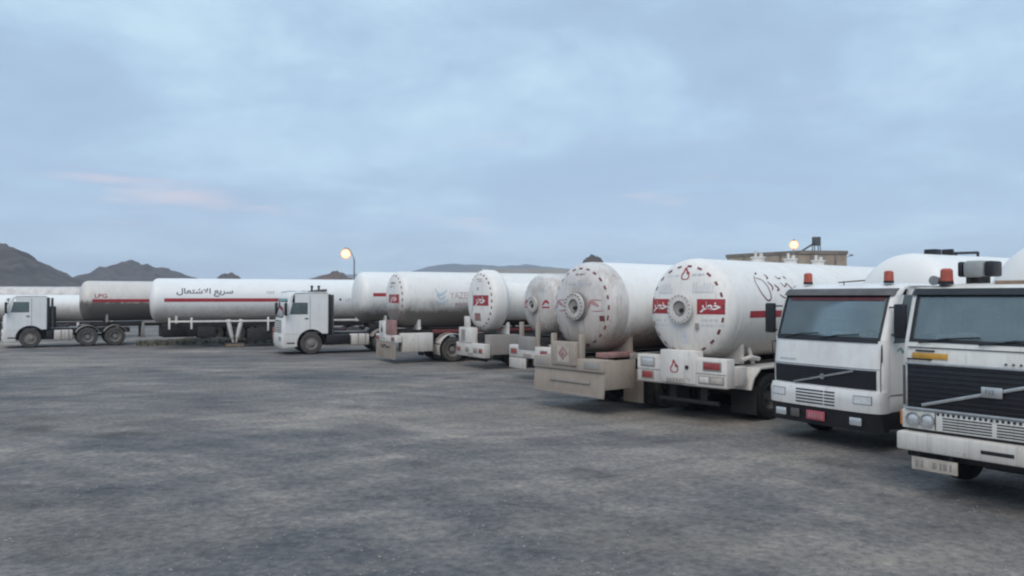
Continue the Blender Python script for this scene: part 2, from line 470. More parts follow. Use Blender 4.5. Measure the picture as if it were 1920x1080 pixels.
# ------------------------------------------------------------------ mesh helpers
class MB:
    def __init__(self):
        self.bm = bmesh.new()

    def box(self, x0, x1, y0, y1, z0, z1, bev=0.0, rot=None, about=None):
        x0, x1 = min(x0, x1), max(x0, x1)
        y0, y1 = min(y0, y1), max(y0, y1)
        z0, z1 = min(z0, z1), max(z0, z1)
        c = Vector(((x0 + x1) / 2, (y0 + y1) / 2, (z0 + z1) / 2))
        r = bmesh.ops.create_cube(self.bm, size=1.0)
        vs = r['verts']
        for v in vs:
            v.co = Vector((v.co.x * (x1 - x0), v.co.y * (y1 - y0), v.co.z * (z1 - z0)))
        if bev > 0:
            bev = min(bev, (x1 - x0) * .45, (y1 - y0) * .45, (z1 - z0) * .45)
            es = set()
            for v in vs:
                es.update(v.link_edges)
            g = bmesh.ops.bevel(self.bm, geom=list(es), offset=bev, segments=2, affect='EDGES', profile=0.5)
            vs = list({v for f in g['faces'] for v in f.verts} | {v for v in vs if v.is_valid})
        for v in vs:
            co = v.co
            if rot is not None:
                co = rot @ co
            v.co = co + c
        return self

    def pydata(self, verts, faces):
        vs = [self.bm.verts.new(v) for v in verts]
        for f in faces:
            try:
                self.bm.faces.new([vs[i] for i in f])
            except ValueError:
                pass
        return self

    def cyl(self, p0, p1, r0, r1=None, seg=16, caps=True):
        p0, p1 = Vector(p0), Vector(p1)
        r1 = r0 if r1 is None else r1
        d = (p1 - p0).normalized()
        a = d.orthogonal().normalized()
        b = d.cross(a)
        vs, fs = [], []
        for p, r in ((p0, r0), (p1, r1)):
            for i in range(seg):
                t = 2 * math.pi * i / seg
                vs.append(p + (a * math.cos(t) + b * math.sin(t)) * r)
        for i in range(seg):
            j = (i + 1) % seg
            fs.append((i, j, seg + j, seg + i))
        if caps:
            fs.append(tuple(reversed(range(seg))))
            fs.append(tuple(range(seg, 2 * seg)))
        return self.pydata(vs, fs)

    def lathe(self, prof, axis='X', center=(0, 0, 0), seg=48, close=False):
        """prof: list of (a, r) along the axis; r == 0 makes a pole."""
        c = Vector(center)

        def pt(a, r, t):
            u, w = r * math.cos(t), r * math.sin(t)
            return c + (Vector((a, u, w)) if axis == 'X' else Vector((u, a, w)) if axis == 'Y' else Vector((u, w, a)))
        rings = []
        for a, r in prof:
            if r <= 1e-6:
                rings.append([self.bm.verts.new(pt(a, 0, 0))])
            else:
                rings.append([self.bm.verts.new(pt(a, r, 2 * math.pi * i / seg)) for i in range(seg)])
        pairs = list(zip(rings[:-1], rings[1:])) + ([(rings[-1], rings[0])] if close else [])
        for A, B in pairs:
            if len(A) == 1 and len(B) == 1:
                continue
            for i in range(seg):
                j = (i + 1) % seg
                if len(A) == 1:
                    self.bm.faces.new((A[0], B[i], B[j]))
                elif len(B) == 1:
                    self.bm.faces.new((A[i], B[0], A[j]))
                else:
                    self.bm.faces.new((A[i], B[i], B[j], A[j]))
        return self

    def prism(self, poly, y0, y1, axis='Y'):
        """poly in (x,z) extruded along Y, or (y,z) along X, or (x,y) along Z."""
        def p(a, b, c):
            return (a, c, b) if axis == 'Y' else (c, a, b) if axis == 'X' else (a, b, c)
        n = len(poly)
        vs = [p(a, b, y0) for a, b in poly] + [p(a, b, y1) for a, b in poly]
        fs = [tuple(range(n)), tuple(reversed(range(n, 2 * n)))]
        for i in range(n):
            j = (i + 1) % n
            fs.append((i, n + i, n + j, j))
        return self.pydata(vs, fs)

    def tube(self, path, r, seg=8):
        for a, b in zip(path[:-1], path[1:]):
            self.cyl(a, b, r, seg=seg)
        return self

    def slab(self, fo, fi, nu, nv):
        """Closed slab between an outer grid fo(u,v) and an inner grid fi(u,v), u and v in 0..1."""
        W = nv + 1
        vs = [fo(i / nu, j / nv) for i in range(nu + 1) for j in range(nv + 1)]
        k = len(vs)
        vs += [fi(i / nu, j / nv) for i in range(nu + 1) for j in range(nv + 1)]
        fs = []
        for i in range(nu):
            for j in range(nv):
                a, b, c, d = i * W + j, (i + 1) * W + j, (i + 1) * W + j + 1, i * W + j + 1
                fs.append((a, b, c, d))
                fs.append((k + a, k + d, k + c, k + b))
        rim = [i * W for i in range(nu + 1)] + [nu * W + j for j in range(1, nv + 1)] + \
              [i * W + nv for i in range(nu - 1, -1, -1)] + [j for j in range(nv - 1, 0, -1)]
        for a, b in zip(rim, rim[1:] + rim[:1]):
            fs.append((a, k + a, k + b, b))
        return self.pydata(vs, fs)

    def mesh(self, name, angle=35.0, mat=None):
        bmesh.ops.recalc_face_normals(self.bm, faces=self.bm.faces[:])
        me = bpy.data.meshes.new(name)
        self.bm.to_mesh(me)
        self.bm.free()
        for p in me.polygons:
            p.use_smooth = True
        me.set_sharp_from_angle(angle=R_(angle))
        if mat:
            me.materials.append(MATS[mat])
        return me

    def build(self, name, mat, parent=None, loc=(0, 0, 0), angle=35.0):
        return put(name, self.mesh(name, angle, mat), parent, loc)


def put(name, me, parent=None, loc=(0, 0, 0), rot=(0, 0, 0)):
    o = bpy.data.objects.new(name, me)
    COL.objects.link(o)
    o.parent = parent
    o.location = loc
    o.rotation_euler = rot
    return o


def thing(name, label, cat, loc=(0, 0, 0), rotz=0.0, group=None):
    o = bpy.data.objects.new(name, None)
    COL.objects.link(o)
    o.location = loc
    o.rotation_euler = (0, 0, rotz)
    o.empty_display_size = 0.2
    o['label'] = label
    o['category'] = cat
    if group:
        o['group'] = group
    return o


def tag(o, label, cat, group=None, kind=None):
    o['label'] = label
    if cat:
        o['category'] = cat
    if group:
        o['group'] = group
    if kind:
        o['kind'] = kind
    return o


# ------------------------------------------------------------------ decals (flat print laid on a surface)
AR = {'saree': '\ufeb3\ufeae\ufef3\ufeca', 'ishtial': '\u0627\ufefb\ufeb7\ufe98\ufecc\ufe8e\u0644',
      'khatar': '\ufea7\ufec4\ufeae', 'ghaz': '\ufecf\ufe8e\ufeaf'}


def arabic(*words):
    return ''.join(reversed(' '.join(AR[w] for w in words)))


def text_geo(body, size_h=None, width=None, bold=0.0):
    """Flat glyph mesh centred at 0, scaled to a width or a height; returns verts2d, faces."""
    cu = bpy.data.curves.new('lettering_source', 'FONT')
    cu.body = body
    cu.resolution_u = 3
    cu.offset = bold
    ob = bpy.data.objects.new('lettering_source', cu)
    COL.objects.link(ob)
    dg = bpy.context.evaluated_depsgraph_get()
    me = ob.evaluated_get(dg).to_mesh()
    vs = [(v.co.x, v.co.y) for v in me.vertices]
    fs = [tuple(p.vertices) for p in me.polygons]
    ob.evaluated_get(dg).to_mesh_clear()
    bpy.data.objects.remove(ob)
    bpy.data.curves.remove(cu)
    x0, x1 = min(v[0] for v in vs), max(v[0] for v in vs)
    y0, y1 = min(v[1] for v in vs), max(v[1] for v in vs)
    sx = sy = 1.0
    if width and size_h:
        sx, sy = width / (x1 - x0), size_h / (y1 - y0)
    elif width:
        sx = sy = width / (x1 - x0)
    elif size_h:
        sx = sy = size_h / (y1 - y0)
    cx, cyy = (x0 + x1) / 2, (y0 + y1) / 2
    return [((a - cx) * sx, (b - cyy) * sy) for a, b in vs], fs


def rect_geo(w, h, nu=6, nv=4):
    vs = [(-w / 2 + w * i / nu, -h / 2 + h * j / nv) for i in range(nu + 1) for j in range(nv + 1)]
    W = nv + 1
    fs = [(i * W + j, (i + 1) * W + j, (i + 1) * W + j + 1, i * W + j + 1) for i in range(nu) for j in range(nv)]
    return vs, fs


def stroke_geo(pts, w):
    """A ribbon of width w (or tapered list) through 2D points, smoothed."""
    P = [Vector(p) for p in pts]
    S = []
    for i in range(len(P) - 1):
        p0, p1, p2, p3 = P[max(i - 1, 0)], P[i], P[i + 1], P[min(i + 2, len(P) - 1)]
        for k in range(5):
            t = k / 5
            S.append(0.5 * ((2 * p1) + (-p0 + p2) * t + (2 * p0 - 5 * p1 + 4 * p2 - p3) * t * t + (-p0 + 3 * p1 - 3 * p2 + p3) * t ** 3))
    S.append(P[-1])
    vs, fs = [], []
    n = len(S)
    for i, p in enumerate(S):
        d = (S[min(i + 1, n - 1)] - S[max(i - 1, 0)])
        d = d.normalized() if d.length > 1e-9 else Vector((1, 0))
        nn = Vector((-d.y, d.x)) * w * 0.5 * (0.45 + 0.55 * math.sin(math.pi * min(1, max(0.08, i / (n - 1)))))
        vs += [tuple(p + nn), tuple(p - nn)]
    for i in range(n - 1):
        fs.append((2 * i, 2 * i + 1, 2 * i + 3, 2 * i + 2))
    return vs, fs


def merge_geo(*geos):
    vs, fs = [], []
    for (v, f), off in geos:
        k = len(vs)
        vs += [(a + off[0], b + off[1]) for a, b in v]
        fs += [tuple(i + k for i in q) for q in f]
    return vs, fs


def decal(name, geo, F, mat, parent, off=(0, 0), lift=0.006):
    vs, fs = geo
    me = bpy.data.meshes.new(name)
    # cut long faces up so that the print follows the curve of the tank
    bm = bmesh.new()
    bv = [bm.verts.new((u, v, 0)) for u, v in vs]
    for f in fs:
        try:
            bm.faces.new([bv[i] for i in f])
        except ValueError:
            pass
    bmesh.ops.triangulate(bm, faces=bm.faces[:])
    for lim in (0.4, 0.2, 0.12):
        le = [e for e in bm.edges if e.calc_length() > lim]
        if not le:
            continue
        bmesh.ops.subdivide_edges(bm, edges=le, cuts=1)
        bmesh.ops.triangulate(bm, faces=bm.faces[:])
    for v in bm.verts:
        v.co = F(v.co.x + off[0], v.co.y + off[1], lift)
    bm.to_mesh(me)
    bm.free()
    me.materials.append(MATS[mat])
    return put(name, me, parent)


FLAME = [((-0.02, -0.5), (-0.34, -0.42), (-0.38, -0.12), (-0.20, 0.12), (-0.10, 0.5), (0.10, 0.22), (0.16, 0.0), (0.28, 0.12),
          (0.36, -0.2), (0.26, -0.44))]


def flame_geo(h, outline=False):
    pts = [(a * h, b * h) for a, b in FLAME[0]]
    if outline:
        return stroke_geo(pts + [pts[0]], h * 0.15)
    return pts, [tuple(range(len(pts)))]


# ------------------------------------------------------------------ wheels
def wheel_meshes():
    W = {}
    for key, tyre_mat in (('clean', 'rubber'), ('dusty', 'dusty_rubber')):
        m = MB()
        r, w = 0.52, 0.145
        prof = [(-w * .8, .295), (-w, .34), (-w * 1.02, .42), (-w * .95, .485), (-w * .72, .512), (-w * .55, .515), (-w * .53, .50),
                (-w * .45, .50), (-w * .43, .519), (-w * .06, .52), (-w * .04, .503), (w * .04, .503), (w * .06, .52), (w * .43, .519),
                (w * .45, .50), (w * .53, .50), (w * .55, .515), (w * .72, .512), (w * .95, .485), (w * 1.02, .42), (w, .34), (w * .8, .295)]
        m.lathe(prof, 'Y', seg=40, close=True)
        W['tyre_' + key] = m.mesh('tyre', 30, tyre_mat)
    for key, mat in (('steel', 'rim_steel'), ('dark', 'rim_dark')):
        # front rim: bulged disc with a hub (outer face towards +Y)
        m = MB()
        m.lathe([(.12, .30), (.125, .285), (.06, .27), (.045, .235), (.075, .20), (.085, .16), (.085, .11), (.13, .10), (.155, .085), (.16, 0)], 'Y', seg=36)
        m.lathe([(-.11, .30), (-.11, 0)], 'Y', seg=36)
        for k in range(10):
            a = 2 * math.pi * k / 10
            m.cyl((.155 * math.cos(a), .08, .155 * math.sin(a)), (.155 * math.cos(a), .105, .155 * math.sin(a)), .014, seg=6)
        W['front_' + key] = m.mesh('rim', 30, mat)
        # rear rim: deep dish
        m = MB()
        m.lathe([(.12, .30), (.125, .28), (.10, .265), (-.03, .25), (-.06, .22), (-.06, .12), (.03, .11), (.05, .09), (.055, 0)], 'Y', seg=36)
        m.lathe([(-.11, .30), (-.11, 0)], 'Y', seg=36)
        for k in range(10):
            a = 2 * math.pi * k / 10
            m.cyl((.17 * math.cos(a), -.065, .17 * math.sin(a)), (.17 * math.cos(a), -.035, .17 * math.sin(a)), .014, seg=6)
        W['rear_' + key] = m.mesh('rim', 30, mat)
    return W


WH = wheel_meshes()


def wheel(parent, x, y, side, tyre='dusty', rim='front_steel', r=0.52):
    s = r / 0.52
    w = put('wheel', WH['tyre_' + tyre], parent, (x, y, r), (0, rnd.uniform(0, 6), 0 if side > 0 else 0))
    w.scale = (s, 1, s)
    rm = put('rim', WH[rim], w, (0, 0, 0), (0, 0, 0 if side > 0 else math.pi))
    return w


def mudguard(parent, x, y0, y1, r, mat, a0=-10, a1=190, zc=0.52, name='mudguard'):
    n = 14
    pts = [(x + r * math.cos(R_(a0 + (a1 - a0) * i / n)), zc + r * math.sin(R_(a0 + (a1 - a0) * i / n))) for i in range(n + 1)]
    pts2 = [(x + (r - .025) * math.cos(R_(a0 + (a1 - a0) * i / n)), zc + (r - .025) * math.sin(R_(a0 + (a1 - a0) * i / n))) for i in range(n, -1, -1)]
    m = MB().prism(pts + pts2, y0, y1)
    return m.build(name, mat, parent)


# ------------------------------------------------------------------ tank trailer
HP = 2.9     # super-ellipse power of the dished ends


class Trailer:
    """Local frame: rear bumper at x=0 on the ground, +X forward, +Y left."""

    def __init__(s, label, az, pos, R=1.15, cz=2.5, x0=0.25, length=11.5, mat='tank_clean', forward_away=True,
                 depth=0.45, frame='frame_white', step=None, axles=(2.2, 3.5), legs='down', tyre='dusty', group='tank trailers parked in the row',
                 seams=True, name='tank_trailer', cat='tank trailer', saddle='frame_white', rim='rear_dark'):
        rz = math.pi / 2 - R_(az) + (0 if forward_away else math.pi)
        s.root = thing(name, label, cat, (pos[0], pos[1], 0), rz, group)
        s.R, s.cz, s.x0, s.L, s.D = R, cz, x0, length, depth * R
        r = s.root
        m = MB()
        prof = [(x0, 0)]
        K = 16
        for i in range(1, K + 1):
            t = math.sin(math.pi / 2 * i / K)
            prof.append((s.hx(t * R), t * R))
        xe = x0 + length
        if step:
            xs, R2, dz = step
            prof += [(x0 + xs, R)]
            for i in range(1, 9):
                a = math.pi / 2 * i / 8
                prof.append((x0 + xs + .25 * math.sin(a), R - (R - R2) * (1 - math.cos(a))))
            Rf = R2
        else:
            prof.append((x0 + length * .5, R))
            Rf = R
        for i in range(K, -1, -1):
            t = math.sin(math.pi / 2 * i / K)
            rr = t * Rf
            prof.append((xe - (s.D - s.D * (max(0, 1 - t ** HP)) ** (1 / HP)), rr))
        m.lathe(prof, 'X', (0, 0, cz), 72)
        s.tank = m.build('tank', mat, r, angle=60)
        if seams:
            sm = MB()
            xs = [s.x0 + s.D + .02, xe - s.D - .02]
            if not step:
                xs += [s.x0 + s.D + (length - 2 * s.D) * k / 4 for k in (1, 2, 3)]
            for x in xs:
                rr = (Rf if x > x0 + 2 else R) + .005
                sm.lathe([(x - .02, rr - .02), (x - .012, rr), (x + .012, rr), (x + .02, rr - .02)], 'X', (0, 0, cz), 72)
            sm.build('weld_seam', mat, s.tank, angle=60)
        zb = cz - R
        zrail = zb - .06
        # chassis rails and cross members
        m = MB()
        for y in (-.48, .48):
            m.box(.12, x0 + length - .6, y - .06, y + .06, zrail - .24, zrail, .01)
        for k in range(6):
            x = .5 + (length - 1.5) * k / 5
            m.box(x - .05, x + .05, -.47, .47, zrail - .2, zrail - .05)
        m.build('chassis', 'dark_steel', r)
        # saddles carrying the tank
        for k, x in enumerate((x0 + s.D + .5, x0 + length * .38, x0 + length - s.D - .8)):
            m = MB()
            poly = [(-.85, zrail), (.85, zrail)] + [(.85 * math.cos(a) * 1.0, cz - math.sqrt(max(0.01, (R - .03) ** 2 - (.85 * math.cos(a)) ** 2)))
                                                    for a in [math.pi * i / 10 for i in range(11)]]
            m.prism(poly, x - .06, x + .06, 'X')
            m.build('saddle', saddle, r)
        # axles
        for x in axles:
            m = MB().cyl((x, -.95, .52), (x, .95, .52), .075, seg=12)
            for y in (-.48, .48):
                m.box(x - .45, x + .45, y - .04, y + .04, .56, .66, .01)
                m.box(x - .08, x + .08, y - .05, y + .05, .6, zrail - .2)
            m.build('axle', 'dark_steel', r)
            for sd in (-1, 1):
                wheel(r, x, sd * 1.06, sd, tyre, rim)
                wheel(r, x, sd * .74, sd, tyre, rim)
        # air reservoirs and brake gear between the axles
        xm = sum(axles[:2]) / 2
        m = MB().cyl((xm - .5, -.2, .78), (xm + .5, -.2, .78), .15, seg=14)
        m.cyl((xm - .5, .22, .78), (xm + .5, .22, .78), .15, seg=14)
        m.box(axles[0] - .75, axles[0] - .55, -.62, .62, .62, 1.0, .02)
        m.build('air_tank', 'trim_black', r)
        # dark block and mud flaps added to keep light from passing underneath
        xp = axles[-1] + 1.5
        m = MB().box(xp - .5, xp + 1.3, -.88, .88, .36, zrail - .10, .05)
        m.box(xp - .3, xp + 1.1, -.93, .93, .45, zrail - .25, .02)
        m.build('underbody_light_block', 'dark_steel', r)
        for sd in (-1, 1):
            a, bb = sorted((sd * .58, sd * 1.22))
            MB().box(axles[0] - .645, axles[0] - .63, a, bb, .16, .78).build('mud_flap', 'rubber', r)
        # landing legs
        if legs:
            xl = x0 + length - 3.2
            zlow = .0 if legs == 'down' else .38
            for sd in (-1, 1):
                m = MB().box(xl - .07, xl + .07, sd * .75 - .07, sd * .75 + .07, .45, zrail, .01)
                m.box(xl - .05, xl + .05, sd * .75 - .05, sd * .75 + .05, zlow + .04, .5)
                m.box(xl - .14, xl + .14, sd * .75 - .12, sd * .75 + .12, zlow, zlow + .05, .01)
                m.box(xl - .05, xl + .05, sd * .5, sd * .75, zrail - .2, zrail - .08)
                m.build('landing_leg', frame, r)

    def hx(s, rr):
        t = min(1.0, max(0.0, rr / s.R))
        return s.x0 + s.D - s.D * (1 - t ** HP) ** (1 / HP)

    def head(s, u, v, lift):
        rr = math.hypot(u, v)
        return Vector((s.hx(min(rr, s.R * .985)) - lift, -u, s.cz + v))

    def side(s, sd, x_c, z_c, R=None):
        R = R or s.R
        phi0 = math.asin(max(-1, min(1, (z_c - s.cz) / R)))

        def F(u, v, lift):
            a = phi0 + v / R
            return Vector((x_c + (u if sd < 0 else -u), sd * (R + lift) * math.cos(a), s.cz + (R + lift) * math.sin(a)))
        return F

    def ring(s, n, rad, w, h, mat, a0=0.0, skip=()):
        for k in range(n):
            a = a0 + 2 * math.pi * k / n
            vs, fs = rect_geo(w * rnd.uniform(.85, 1.1), h * rnd.uniform(.8, 1.1), 2, 1)
            ca, sa = math.cos(a), math.sin(a)
            decal('ring_dash', ([(rad * ca - x * sa + y * ca, rad * sa + x * ca + y * sa) for x, y in vs], fs), s.head, mat, s.tank)

    def manhole(s, u, v, r=.30, ri=.17, mat='frame_white', lid='frame_grey', rim='frame_grey', out=.16):
        c = s.head(u, v, 0)
        x1 = c.x - out
        m = MB().lathe([(c.x + .06, r * .80), (x1 + .06, r * .80), (x1 + .06, r), (x1, r), (x1 - .004, r - .01), (x1 - .004, ri), (x1 + .06, ri), (x1 + .08, 0)],
                       'X', (0, c.y, c.z), 40)
        o = m.build('manhole', mat, s.root)
        m = MB()
        for k in range(20):
            a = 2 * math.pi * k / 20
            yy, zz = c.y + r * .88 * math.cos(a), c.z + r * .88 * math.sin(a)
            m.cyl((x1 - .03, yy, zz), (x1 + .01, yy, zz), .014, seg=6)
        m.build('bolt_circle', rim, o)
        m = MB().lathe([(x1 + .045, ri * .98), (x1 + .03, ri * .8), (x1 + .045, ri * .45), (x1 + .06, 0)], 'X', (0, c.y, c.z), 28)
        m.build('cover', lid, o)
        m = MB().cyl((x1 + .05, c.y - .05, c.z - .03), (x1 - .03, c.y - .07, c.z - .04), .045, seg=14)
        m.build('gauge', 'trim_black', o)

    def stripe(s, sd, xa, xb, z, h, mat='marking_red'):
        w = abs(xb - xa)
        F = s.side(sd, (xa + xb) / 2, z)
        return decal('side_stripe', rect_geo(w, h, 24, 3), F, mat, s.tank, lift=.005)

    def lettering(s, sd, x, z, body, h=None, w=None, mat='marking_red', bold=0.02):
        return decal('lettering', text_geo(body, h, w, bold), s.side(sd, x, z), mat, s.tank, lift=.007)

    def valves(s, xs, mat='frame_white', h=.16):
        for k, x in enumerate(xs):
            zt = s.cz + s.R
            m = MB().cyl((x, 0, zt - .05), (x, 0, zt + h * .45), .16, seg=20)
            m.cyl((x, 0, zt + h * .45), (x, 0, zt + h * .6), .19, seg=20)
            m.cyl((x - .05, .03, zt + h * .6), (x - .05, .03, zt + h * 1.3), .035, seg=10)
            m.cyl((x + .08, -.04, zt + h * .6), (x + .08, -.04, zt + h * 1.05), .045, seg=10)
            m.build('top_valve', mat, s.root)


def lamp_box(parent, x, y, z, w, h, mat, d=.03, name='rear_lamp', housing='frame_white'):
    m = MB().box(x - d, x + .02, y - w / 2, y + w / 2, z - h / 2, z + h / 2, .012)
    o = m.build(name, mat, parent)
    m = MB().box(x - d * .7, x + .018, y - w / 2 - .025, y + w / 2 + .025, z - h / 2 - .022, z + h / 2 + .022, .008)
    m.build('bezel', 'frame_grey', o)
    return o


def rear_kit(r, z, x=-.03, plate_y=-.3, plate='plate_beige', zl=.35):
    """Number plate, trailing cables, tow eye and hanging flaps on a trailer's rear."""
    m = MB().box(x - .015, x, plate_y - .24, plate_y + .24, z - .06, z + .06, .006)
    p = m.build('number_plate', plate, r)
    for k in range(5):
        m = MB().box(x - .019, x - .014, plate_y - .19 + k * .085, plate_y - .14 + k * .085, z - .035, z + .035, .001)
        m.build('digit_mark', 'frame_grey', p)
    for k, (ya, yb, sag) in enumerate(((-.75, .3, .16), (.1, .85, .12))):
        pts = [Vector((.34, ya + (yb - ya) * q, z + .5 - sag * 4 * q * (1 - q))) for q in [i / 10 for i in range(11)]]
        MB().tube(pts, .018, 6).build('cable', 'trim_black', r)
    for y in (-.42, .42):
        MB().box(.30, .36, y - .09, y + .09, zl + .1, z + .1, .01).build('hanger', 'dark_steel', r)
    MB().cyl((.33, -.8, zl + .12), (.33, .8, zl + .12), .05, seg=12).build('underrun_bar', 'dark_steel', r)


def along(az, start, dist):
    return (start[0] + math.sin(R_(az)) * dist, start[1] + math.cos(R_(az)) * dist)


def smudge_rows(T, u, v, w, h, rows, mat='marking_grey', seed=1):
    """Worn, unreadable lines of small print on a tank end."""
    rr = random.Random(seed)
    g = []
    for k in range(rows):
        yy = v + h / 2 - h * (k + .5) / rows
        x = u - w / 2
        while x < u + w / 2:
            ww = rr.uniform(.03, .10)
            if rr.random() < .8:
                g.append((rect_geo(ww, h / rows * rr.uniform(.35, .6), 1, 1), (x + ww / 2, yy)))
            x += ww + rr.uniform(.015, .04)
    decal('small_print', merge_geo(*g), T.head, mat, T.tank, lift=.006)


def hatch_panel(T, u, v, w, h, n, mat='marking_grey', seed=1):
    rr = random.Random(seed)
    g = []
    for k in range(n):
        hh = h * rr.uniform(.55, 1.0)
        g.append((rect_geo(w / n * .45, hh, 1, 2), (u - w / 2 + w * (k + .5) / n, v - (h - hh) / 2)))
    g.append((rect_geo(w, h * .10, 4, 1), (u, v - h / 2)))
    decal('worn_stencil', merge_geo(*g), T.head, mat, T.tank, lift=.006)


# ------------------------------------------------------------------ ground, hills
def grid_sheet(name, xs, ys, hf, mat):
    W = len(ys)
    vs = [(x, y, hf(x, y)) for x in xs for y in ys]
    fs = [(i * W + j, (i + 1) * W + j, (i + 1) * W + j + 1, i * W + j + 1) for i in range(len(xs) - 1) for j in range(W - 1)]
    me = bpy.data.meshes.new(name)
    me.from_pydata(vs, [], fs)
    for p in me.polygons:
        p.use_smooth = True
    me.materials.append(MATS[mat])
    return put(name, me)


def gz(x, y):
    d = math.hypot(x, y)
    k = 1.0 if d < 60 else max(0.0, 1 - (d - 60) / 60)
    # the ground rolls very slightly; near the parked row it is levelled
    lev = min(1.0, max(0.15, (12 + .55 * abs(x - 2) - y + 3) / 6))
    a = mnoise.noise(Vector((x * .22, y * .22, 1.3))) * .035 + mnoise.noise(Vector((x * .8, y * .8, 4.1))) * .014
    b = mnoise.noise(Vector((x * 2.6, y * 2.6, 7.7))) * .006
    return (a * lev + b) * k - .004 - .02 * lev


def spaced(a, b, n, far, m):
    near = [a + (b - a) * i / n for i in range(n + 1)]
    out, st, q = [], (b - a) / n, b
    while q < far:
        st *= 1.28
        q += st
        out.append(q)
    lo, st, q = [], (b - a) / n, a
    while q > -far:
        st *= 1.28
        q -= st
        lo.append(q)
    return list(reversed(lo)) + near + out


g = grid_sheet('ground', spaced(-16, 16, 230, 2000, 0), spaced(4, 26, 190, 2000, 0), gz, 'ground_gravel')
tag(g, 'grey gravel and dirt yard in front of the parked tankers', None, kind='structure')
del g['label']


def px2x(px, d):
    return (px - 960) / F_PX * d


def hill(name, D, pts, depth, mat, nx=90, ny=40, rough=1.0, seed=0):
    """A hill whose skyline runs through pts (photo column, photo row) when seen from the yard, at distance D."""
    P = [(px2x(a, D), CAM_H + (556 - b) / F_PX * D) for a, b in pts]
    xa, xb = P[0][0], P[-1][0]

    def prof(x):
        for (x0, z0), (x1, z1) in zip(P[:-1], P[1:]):
            if x0 <= x <= x1:
                t = (x - x0) / (x1 - x0)
                return z0 + (z1 - z0) * t
        return 0
    zmax = max(p[1] for p in P)

    def hf(x, y):
        t = (y - D) / depth
        fall = max(0.0, 1 - abs(t)) ** 0.85
        n = 0.0
        for o, (f, amp) in enumerate(((3.0, .16), (7.0, .12), (17.0, .12), (40.0, .07))):
            n += mnoise.noise(Vector((x * f / depth, y * f / depth, seed + o * 3.1))) * amp
        edge = min(1.0, (x - xa) / (.06 * (xb - xa)), (xb - x) / (.06 * (xb - xa)))
        return prof(x) * fall * (1 + n * rough * (.55 + abs(t))) * max(0, edge) - .5
    xs = [xa + (xb - xa) * i / nx for i in range(nx + 1)]
    ys = [D - depth + 2 * depth * j / ny for j in range(ny + 1)]
    o = grid_sheet(name, xs, ys, hf, mat)
    o['kind'] = 'structure'
    return o


hill('rocky_hill', 420, [(-420, 560), (-260, 470), (-120, 430), (-40, 445), (0, 461), (40, 481), (75, 498), (105, 515), (135, 529), (165, 545), (220, 556)], 110, 'hill_rock', 240, 80, 1.2, seed=1)
hill('rocky_hill', 700, [(60, 556), (110, 540), (140, 527), (165, 514), (182, 512), (200, 506), (222, 494), (250, 488), (275, 495), (300, 501), (318, 503), (345, 514), (370, 521), (430, 540), (500, 556)], 130, 'hill_rock', 240, 60, 1.2, seed=2)
hill('rocky_hill', 520, [(380, 556), (405, 522), (413, 515), (424, 511), (433, 511), (442, 516), (452, 522), (490, 556)], 40, 'hill_rock', 60, 30, seed=3)
hill('rocky_hill', 460, [(550, 556), (585, 520), (600, 515), (615, 512), (628, 506), (642, 508), (655, 517), (675, 530), (720, 556)], 40, 'hill_brown', 70, 30, seed=4)
hill('distant_ridge', 2000, [(520, 556), (600, 515), (760, 512), (805, 501), (840, 495), (900, 496), (940, 498), (985, 497), (1040, 501), (1120, 508), (1300, 520), (1500, 556)], 380, 'far_rock', 140, 40, .5, seed=5)
hill('sand_rise', 900, [(700, 556), (790, 522), (860, 510), (930, 503), (1000, 502), (1060, 503), (1160, 512), (1300, 530), (1500, 556)], 300, 'sand_plain', 110, 40, .35, seed=6)
hill('rocky_hill', 300, [(1060, 556), (1082, 510), (1090, 493), (1097, 482), (1112, 476), (1128, 480), (1134, 492), (1145, 512), (1165, 556)], 16, 'hill_rock', 60, 30, .8, seed=7)


# loose stones on the yard
def pebbles():
    rr = random.Random(11)
    bm = bmesh.new()
    for k in range(5200):
        d = 5.5 + 32 * rr.random() ** 1.7
        az = R_(rr.uniform(-36, 36))
        x, y = d * math.sin(az), d * math.cos(az)
        r = rr.uniform(.006, .019) * (1 if rr.random() < .985 else 1.8)
        z = gz(x, y)
        M = Matrix.Translation((x, y, z + r * .25)) @ Matrix.Rotation(rr.uniform(0, 6.3), 4, 'Z') @ Matrix.Diagonal((r * rr.uniform(.8, 1.6), r, r * rr.uniform(.45, .8), 1))
        q = bmesh.ops.create_icosphere(bm, subdivisions=1, radius=1.0, matrix=M) if k % 9 == 0 else None
        if q is None:
            vs = [bm.verts.new(M @ Vector(c)) for c in ((1, 0, 0), (0, 1, 0), (-1, 0.1, 0), (0.1, -1, 0), (.1, .1, .9), (0, 0, -.9))]
            for a, b, c in ((0, 1, 4), (1, 2, 4), (2, 3, 4), (3, 0, 4), (1, 0, 5), (2, 1, 5), (3, 2, 5), (0, 3, 5)):
                bm.faces.new((vs[a], vs[b], vs[c]))
    me = bpy.data.meshes.new('loose_gravel')
    bm.to_mesh(me)
    bm.free()
    me.materials.append(MATS['pebble'])
    o = put('loose_gravel', me)
    tag(o, 'loose grey stones scattered over the dirt yard', 'gravel', kind='stuff')


pebbles()


